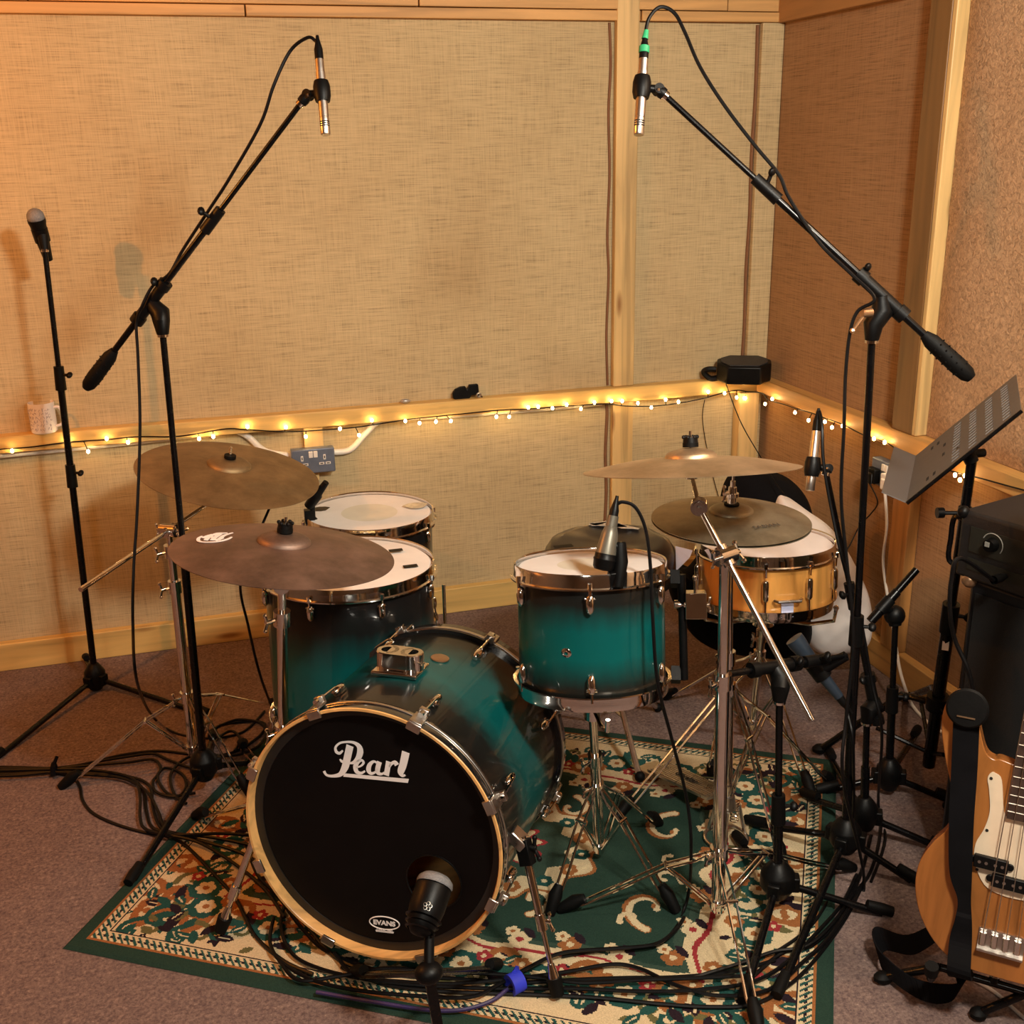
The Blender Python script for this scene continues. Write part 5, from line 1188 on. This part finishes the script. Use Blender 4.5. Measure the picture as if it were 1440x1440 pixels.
b = MB(); b.prism([AP(.03, .03, .001), AP(.16, .03, .001), AP(.16, .085, .001), AP(.03, .085, .001)], -fy_*.002); b.prism([AP(.03, .10, .001), AP(.20, .10, .001), AP(.20, .125, .001), AP(.03, .125, .001)], -fy_*.002)
b.build('front_panel', simple('panel_olive', (.035, .033, .025), .4, .4), amp, 0)
b = MB(); b.cyl(AP(.085, .055, .0), AP(.085, .055, .018), .016, .013, 20); b.build('control_knob', M_blackp, amp)
b = MB(); b.box(AP(.083, .052, .019), (.005, .001, .005), AX3); b.tube([AP(.085+.024*math.cos(a), .055-.024*math.sin(a), .0032) for a in [k*PI/14-.6 for k in range(16)]], .0012, 5); b.build('knob_marking', simple('grey_print', (.3, .3, .27), .5), amp)
for q in (0, 1):
    b = MB(); cc = fo+fx_*(q*aw)-V((0, 0, .006)); b.ball(cc+fy_*.004+fx_*(.004-.008*q), .014, seg=12); b.build('corner_cap', M_blackp, amp)
# side handle bracket
b = MB(); o = fo+fx_*0-V((0, 0, .03)); b.tube(spline([o+fy_*.03, o-fx_*.028+fy_*.02, o-fx_*.032-V((0, 0, .05))+fy_*.02, o-fx_*.030-V((0, 0, .10))+fy_*.02, o+fy_*.03-V((0, 0, .11))], 5), .006, 8); b.build('side_handle', M_black, amp)
jk = AP(.125, .112, .0); b = MB()
cable('dark lead plugged into the amplifier front and drooping down to the floor', [jk-fy_*.045, T_(1350, 785, dep(jk)-.10), T_(1338, 815, dep(jk)-.10), T_(1336, 860, dep(jk)-.09), T_(1343, 900, dep(jk)-.06), T_(1362, 945, dep(jk)-.06), T_(1372, 1000, dep(jk)-.04), T_(1370, 1060, dep(jk)-.02)], .0045, name='instrument_cable', plugs=[(jk-fy_*.045, fy_)])
# cabinet under it
cw, cdp, chh = .42, .32, ztop-ah
ccen = fl_+fx_*(.03+cw/2)+fy_*(ad/2+.01); ccen.z = chh/2
cab = thing('speaker_cabinet', (ccen.x, ccen.y, 0), 'tall black speaker cabinet under the amplifier head', 'speaker cabinet')
b = MB(); b.box(ccen, (cw/2, cdp/2, chh/2), AX3); b.build('case', M_vinyl, cab, 30, .01)
b = MB(); b.box(ccen-fy_*(cdp/2+.002), (cw/2-.02, .003, chh/2-.03), AX3); b.build('grille_cloth', simple('black_grille_cloth', (.004, .004, .004), .9, 0, .4, 300, bump=.6, bscale=900), cab, 0)
b = MB(); cc = ccen-fy_*(cdp/2)-fx_*(cw/2)+V((0, 0, chh/2)); b.ball(cc+V((0, 0, -.006)), .018, seg=12); b.build('corner_cap', M_badge, cab)

# ================================================================== BASS GUITAR
GB = T_(1406, 1325, 2.10); gh = V((GB.x, GB.y, 0)).normalized(); lean = R_(13)
gv = (gh*math.sin(lean)+V((0, 0, math.cos(lean)))).normalized(); gu = V((gh.y, -gh.x, 0)); gn = gu.cross(gv); gn = gn if gn.dot(GB-CP) < 0 else -gn
def gp(px, py): p = PL(px, py, GB, gn)-GB; return p.dot(gu), p.dot(gv)
def GW(u, v, h=0): return GB+gu*u+gv*v+gn*h
lc = [(1385, 1370), (1350, 1357), (1318, 1330), (1296, 1292), (1287, 1252), (1292, 1215), (1310, 1187), (1330, 1168), (1339, 1148), (1338, 1110), (1329, 1065), (1324, 1020), (1330, 990), (1345, 975), (1360, 982), (1374, 1010), (1385, 1055), (1398, 1068), (1413, 1070)]
L = [gp(*p) for p in lc]; print('guitar', [tuple(round(q, 3) for q in x) for x in L[:1]+L[4:6]+L[13:14]])
axu = .005
right = [(2*axu-u, v) for u, v in L[:10]]+[(2*axu-L[10][0], L[10][1]-.02), (2*axu-L[11][0]-.005, L[11][1]-.05), (2*axu-L[12][0]-.01, L[12][1]-.07), (2*axu-L[13][0]-.02, L[13][1]-.075), (2*axu-L[16][0], L[16][1]-.05), (2*axu-L[17][0], L[17][1]-.03), (2*axu-L[18][0], L[18][1]-.02)]
outl = L+right[::-1]
sm = spline([V((u, v, 0)) for u, v in outl], 5, True)
gt = thing('bass_guitar', GB-V((0, 0, .12)), 'amber natural bass guitar with a cream pickguard, standing at the lower right', 'guitar')
b = MB(); b.prism([GW(q.x, q.y, -.042) for q in sm], gn*.042); body = b.build('body', M_gtr, gt, 50, .006)
pg = [(1394, 1086), (1400, 1087), (1409, 1097), (1412, 1140), (1422, 1150), (1462, 1158), (1470, 1180), (1462, 1270), (1440, 1266), (1408, 1258), (1384, 1243), (1371, 1212), (1372, 1186), (1384, 1165), (1392, 1140), (1391, 1110), (1389, 1094)]
sp_ = spline([V((*gp(*p), 0)) for p in pg], 4, True)
b = MB(); b.prism([GW(q.x, q.y, .0002) for q in sp_], gn*.0024); b.build('pickguard', M_guard, gt, 30)
b = MB()
for (px, py) in ((1394, 1094), (1388, 1167), (1374, 1222)):
    u, v = gp(px, py); b.cyl(GW(u, v, .0026), GW(u, v, .0036), .003, seg=8)
b.build('pickguard_screw', M_dark, gt)
# neck: along gv
n0 = gp(1433, 1152); nc = .012
nb = n0[1]; nt_ = nb/.315
b = MB(); w0, w1 = .031, .021
b.prism([GW(nc-w0, nb, .004), GW(nc+w0, nb, .004), GW(nc+w1, nt_, .004), GW(nc-w1, nt_, .004)], gn*.008); b.build('fretboard', M_rose, gt, 0)
b = MB(); b.prism([GW(nc-w0*.97, nb+.01, -.016), GW(nc+w0*.97, nb+.01, -.016), GW(nc+w1*.97, nt_, -.016), GW(nc-w1*.97, nt_, -.016)], gn*.0199); b.build('neck', simple('maple_neck', (.62, .40, .18), .35), gt, 30, .003)
for k in range(1, 21):
    v = nt_*2**(-k/12)
    if v < nb+.004: continue
    b = MB(); f = (v-nb)/(nt_-nb); ww = w0+(w1-w0)*f; b.cyl(GW(nc-ww, v, .0125), GW(nc+ww, v, .0125), .0012, seg=6); b.build('fret', M_string, gt)
for k, f in enumerate((.10, .22, .36, .52, .70)):
    b = MB(); v = nb+(nt_-nb)*f; b.cyl(GW(nc, v, .0122), GW(nc, v, .0126), .0035, seg=14); b.build('inlay_dot', M_guard, gt)
# headstock
b = MB(); hs = [(-.022, 0), (.022, 0), (.035, .03), (.045, .08), (.03, .19), (.0, .21), (-.025, .17), (-.03, .05)]; b.prism([GW(nc+x, nt_+y, -.012) for x, y in hs], gn*.014); b.build('headstock', simple('maple_head', (.62, .40, .18), .35), gt, 30, .003)
for k in range(4):
    b = MB(); b.cyl(GW(nc-.012, nt_+.04+.038*k, .002), GW(nc-.012, nt_+.04+.038*k, .018), .0045, seg=10); b.cyl(GW(nc-.026, nt_+.04+.038*k, -.006), GW(nc-.055, nt_+.04+.038*k, -.006), .004, seg=8); b.ball(GW(nc-.060, nt_+.04+.038*k, -.006), .011, (.5, 1, 1), seg=8); b.build('tuning_peg', M_chrome, gt)
for k in range(4):
    o0 = -.030+.020*k; o1 = nc-.0135+.009*k; b = MB(); b.cyl(GW(o0, .015, .016), GW(o1, nt_+.03+.03*k, .018), .0011-.00015*k, seg=6); b.build('string', M_string, gt)
# bridge
b = MB(); u0, v0 = -.038, -.022; b.prism([GW(u0, v0, .001), GW(.042, v0, .001), GW(.042, .020, .001), GW(u0, .020, .001)], gn*.003); b.prism([GW(u0, v0, .004), GW(.042, v0, .004), GW(.042, v0+.004, .004), GW(u0, v0+.004, .004)], gn*.010); b.build('bridge', M_chrome2, gt, 0)
for k in range(4):
    b = MB(); o0 = -.030+.020*k; b.cyl(GW(o0, v0+.012, .010), GW(o0, .015, .010), .0062, seg=12); b.build('saddle', M_chrome, gt)
# split pickup
for (px, py, w_) in ((1394, 1212, 1), (1419, 1240, 1)):
    u, v = gp(px, py); b = MB(); ww, hh_ = .030, .012
    b.prism([GW(u-ww, v-hh_, .003), GW(u+ww, v-hh_, .003), GW(u+ww, v+hh_, .003), GW(u-ww, v+hh_, .003)], gn*.012)
    b.cyl(GW(u-ww-.003, v, .003), GW(u-ww-.003, v, .008), .007, seg=12); b.cyl(GW(u+ww+.003, v, .003), GW(u+ww+.003, v, .008), .007, seg=12); pk = b.build('pickup', M_blackp, gt, 30, .0015)
    b = MB()
    for q in (-.020, -.008, .008, .020): b.cyl(GW(u+q, v, .0152), GW(u+q, v, .0158), .003, seg=10)
    b.build('pole_pieces', M_steel, pk)
b = MB(); u, v = gp(1408, 1374); b.cyl(GW(0, v, -.02), GW(0, v-.012, -.02), .007, .009, 12); b.build('strap_button', M_chrome, gt)
# strap
st = thing('guitar_strap', GW(-.07, .33, .03), 'wide black strap hanging over the front of the guitar and coiling on the floor', 'strap')
def strip(b, P, W, wd, th=.003):
    sm = spline(P, 7); sw = spline([V((w_, 0, 0)) for w_ in W], 7); L_, R__ = [], []
    wdv = spline([V(x) for x in wd], 7)
    for p, w_, d in zip(sm, sw, wdv):
        d = d.normalized(); L_.append(p-d*w_.x/2); R__.append(p+d*w_.x/2)
    for i in range(len(sm)-1):
        n = (R__[i]-L_[i]).cross(sm[i+1]-sm[i]).normalized()*th; b.prism([L_[i], L_[i+1], R__[i+1], R__[i]], n)
hk = .018
P = [(1360, 985), (1360, 1010), (1357, 1080), (1353, 1150), (1352, 1225), (1357, 1262), (1356, 1290), (1352, 1320)]
b = MB(); pts = [GW(*gp(*p), hk) for p in P]
pf = G(1352, 1400); pts += [pts[-1]+V((-.02, -.03, -.05)), V((pf.x, pf.y, .05)), V((*G(1338, 1412)[:2], .03)), V((*G(1290, 1408)[:2], .03)), V((*G(1240, 1372)[:2], .035)), V((*G(1235, 1345)[:2], .045)), V((*G(1280, 1350)[:2], .04)), V((*G(1330, 1330)[:2], .06))]
W = [.045, .046, .046, .044, .040, .024, .030, .040, .042, .040, .04, .04, .045, .05, .04, .03]
wd = [gu]*9+[gu*.5+V((0, 0, .6)), V((.2, 0, .9)), V((0, .5, .7)), V((0, .5, .7)), V((0, .6, .5)), V((0, .6, .5)), V((0, .6, .5))]
strip(b, pts, W, wd, .0035); b.build('webbing', M_bagblack, st, 30)
b = MB(); c = GW(*gp(1362, 992), .022); b.lathe(c, gn, [(0, 0), (0, .037), (.004, .038), (.008, .034), (.009, 0)], 30); b.build('leather_end', M_rubber, st)
b = MB(); b.box(c-gv*.016+gn*.010, (.016, .0012, .0012), (gu, gv, gn)); b.build('slot', M_badge, st)
# guitar stand
gs0 = G(1395, 1392); gst = thing('guitar_stand', (gs0.x+.06*gh.x, gs0.y+.06*gh.y, 0), 'black tubular guitar stand cradling the amber bass guitar', 'guitar stand')
hubg = GW(.0, -.06, -.10)
b = MB(); b.tube([GW(-.11, -.075, .03), GW(-.11, -.105, .01), GW(-.10, -.115, -.07), GW(.10, -.115, -.07), GW(.11, -.105, .01), GW(.11, -.075, .03)], .008, 10); b.build('cradle', M_black, gst)
b = MB(); b.tube([GW(-.10, -.115, -.07), G(1243, 1374, .012)], .0085, 10); lg = b.build('leg', M_black, gst); b = MB(); e = G(1243, 1374, .012); b.ball(e, .016, (1.5, 1, .8), seg=10); b.build('rubber_foot', M_rubber, lg)
b = MB(); b.tube([GW(.06, -.115, -.07), G(1376, 1425, .012)], .0085, 10); lg = b.build('leg', M_black, gst); b = MB(); e = G(1376, 1425, .012); b.ball(e, .016, (1.2, 1, .8), seg=10); b.build('rubber_foot', M_rubber, lg)
b = MB(); b.tube([GW(0, -.115, -.07), GW(0, .30, -.12), GW(0, .45, -.10)], .010, 10); b.build('upright', M_black, gst)
b = MB(); e = GW(0, .0, 0)+gh*.28; e.z = .012; b.tube([GW(0, .15, -.11), e], .0085, 10); lg = b.build('leg', M_black, gst); b = MB(); b.ball(e, .016, seg=10); b.build('rubber_foot', M_rubber, lg)
b = MB(); b.tube([GW(-.11, -.09, .02), GW(-.11, -.070, .03)], .013, 10); b.build('rubber_sleeve', M_rubber, gst)
cable('pale grey lead lying on the carpet beneath the guitar', [G(1370, 1378, .004), G(1400, 1396, .004), G(1425, 1418, .004), G(1450, 1440, .004)], .004, simple('pale_grey_cable', (.45, .42, .40), .5), name='instrument_cable')

# ================================================================== FLOOR CABLES
h0 = .004
def fc(label, pts, lift=0, mat=None, r=.0042, name='microphone_cable'):
    P = [G(x, y, h0+lift) for x, y in pts]; return cable(label, P, r, mat, name=name)
left = [
 [(-20, 1078), (30, 1079), (75, 1080), (120, 1074), (170, 1062), (220, 1056), (262, 1060), (290, 1064), (330, 1057), (365, 1035), (372, 1018), (350, 1014), (310, 1020), (296, 1032)],
 [(-20, 1081), (30, 1081), (75, 1081), (130, 1076), (180, 1072), (215, 1068), (226, 1082), (215, 1100), (222, 1115), (250, 1120), (262, 1105), (255, 1088), (232, 1080), (222, 1095), (240, 1118), (275, 1115)],
 [(-20, 1084), (30, 1083), (75, 1082), (120, 1082), (165, 1088), (190, 1098), (197, 1120), (197, 1150), (205, 1166), (235, 1174), (280, 1185), (330, 1215), (372, 1250), (400, 1290)],
 [(-20, 1087), (30, 1086), (75, 1084), (120, 1085), (172, 1093), (200, 1108), (206, 1140), (214, 1163), (240, 1172), (290, 1184), (350, 1205), (392, 1245), (430, 1300), (470, 1345), (520, 1368)],
 [(-20, 1089), (30, 1088), (75, 1085), (120, 1087), (180, 1092), (210, 1105), (215, 1135), (225, 1162), (248, 1172), (300, 1178), (360, 1190)],
 [(-20, 1092), (30, 1090), (75, 1086), (118, 1089), (170, 1094), (205, 1112), (222, 1140), (232, 1165), (250, 1174), (310, 1172), (365, 1176)],
 [(75, 1087), (100, 1092), (112, 1105), (116, 1125), (130, 1143), (160, 1158), (200, 1170), (235, 1176), (262, 1190), (300, 1228), (330, 1262), (345, 1290), (362, 1320), (400, 1352), (440, 1370)],
 [(130, 1072), (180, 1064), (215, 1060), (235, 1068), (262, 1078), (285, 1082), (300, 1078), (292, 1064), (262, 1066), (240, 1090), (246, 1118), (262, 1130)],
 [(310, 1020), (335, 1012), (364, 1016), (374, 1030), (362, 1050), (330, 1062), (300, 1060), (305, 1040), (325, 1028), (338, 1040), (330, 1056)],
]
names_l = ['uppermost in the bundle from the left edge, looping behind the stand', 'coiling in small rings beside the left boom stand base', 'bending steeply down from the bundle and onto the rug corner', 'second of the bends falling from the bundle and passing under the bass drum', 'crossing the rug edge and ending beside the bass drum rim', 'last of the steep bends, running level to the bass drum rim', 'sagging widest across the carpet left of the bundle before reaching the rug', 'wound tightly round the chrome stand foot', 'coiled on the carpet behind the tall left stand']
for k, (pt, nm) in enumerate(zip(left, names_l)): fc('black cable '+nm, pt, .0062*(k % 3))
b = MB(); q = G(76, 1083, .014); b.tube([q+V((.0, -.022, -.006)), q+V((0, -.012, .012)), q+V((0, .012, .012)), q+V((0, .022, -.006))], .008, 8); b.tube([q+V((0, .0, .014)), q+V((.01, .02, .03))], .005, 6); o = b.build('cable_tie', M_bagblack); me_off(o, q); tag(o, 'black fabric tie round the cable bundle at the left edge', 'cable tie')
front = [
 [(345, 1185), (362, 1230), (392, 1262), (420, 1300), (455, 1335), (510, 1358), (570, 1372), (640, 1376), (720, 1382), (800, 1378), (880, 1375), (950, 1374), (1030, 1366), (1090, 1350)],
 [(405, 1258), (395, 1300), (410, 1340), (450, 1362), (520, 1378), (600, 1386), (700, 1390), (800, 1390), (900, 1394), (980, 1392), (1060, 1380), (1110, 1350), (1150, 1310), (1185, 1270), (1205, 1230)],
 [(385, 1290), (380, 1325), (395, 1352), (440, 1378), (500, 1392), (580, 1400), (660, 1402), (700, 1385), (740, 1362), (790, 1340), (860, 1334), (920, 1328), (950, 1308), (962, 1290)],
 [(480, 1360), (540, 1384), (620, 1394), (700, 1397), (780, 1400), (850, 1404), (930, 1412), (1000, 1416), (1060, 1412), (1110, 1385), (1150, 1345), (1190, 1290), (1215, 1240)],
 [(470, 1340), (500, 1372), (560, 1380), (640, 1383), (740, 1374), (800, 1366), (860, 1356), (900, 1362), (950, 1385), (1010, 1400), (1080, 1392), (1130, 1352), (1165, 1318), (1205, 1260)],
 [(392, 1350), (420, 1378), (480, 1372), (540, 1362), (620, 1366), (700, 1370), (760, 1375), (820, 1382), (900, 1378), (960, 1376), (1050, 1372)],
 [(1060, 1372), (1100, 1340), (1140, 1330), (1175, 1300), (1195, 1265), (1222, 1230), (1235, 1190), (1240, 1150)],
 [(975, 1375), (1040, 1355), (1090, 1338), (1130, 1332), (1160, 1310), (1190, 1272), (1212, 1225), (1225, 1175)],
]
names_f = ['following the bottom of the bass drum hoop, topmost of the front run', 'in the front run, sweeping up between the right-hand tripods', 'passing through the blue tie and curving away to the right', 'nearest the picture\'s bottom edge, crossing the rug border', 'in the middle of the front run, dipping right of the spur', 'beginning in a small loop beneath the left hoop claw', 'rising among the tripod legs furthest right', 'crossing the rug diagonally towards the low stand hub']
for k, (pt, nm) in enumerate(zip(front, names_f)): fc('black cable '+nm, pt, .0062*(k % 3))
fc('violet tinted cable curling along the rug edge beneath the blue tie', [(445, 1395), (520, 1408), (600, 1420), (650, 1420), (690, 1408), (712, 1392), (724, 1382)], .006, M_cable_violet)
b = MB(); q = G(726, 1384, .018); d1 = V((.25, -.1, 0)).normalized(); b.lathe(q-V((.014, 0, 0)), (1, .3, 0), [(0, .014), (.0, .022), (.028, .022), (.028, .014), (0, .014)], 20); b.tube([q+V((.0, .01, .02)), q+V((.01, .03, .012)), q+V((.012, .04, .0))], .006, 6); o = b.build('cable_tie', M_blue); me_off(o, q); tag(o, 'bright blue hook-and-loop tie round the cables beside the right spur', 'cable tie')
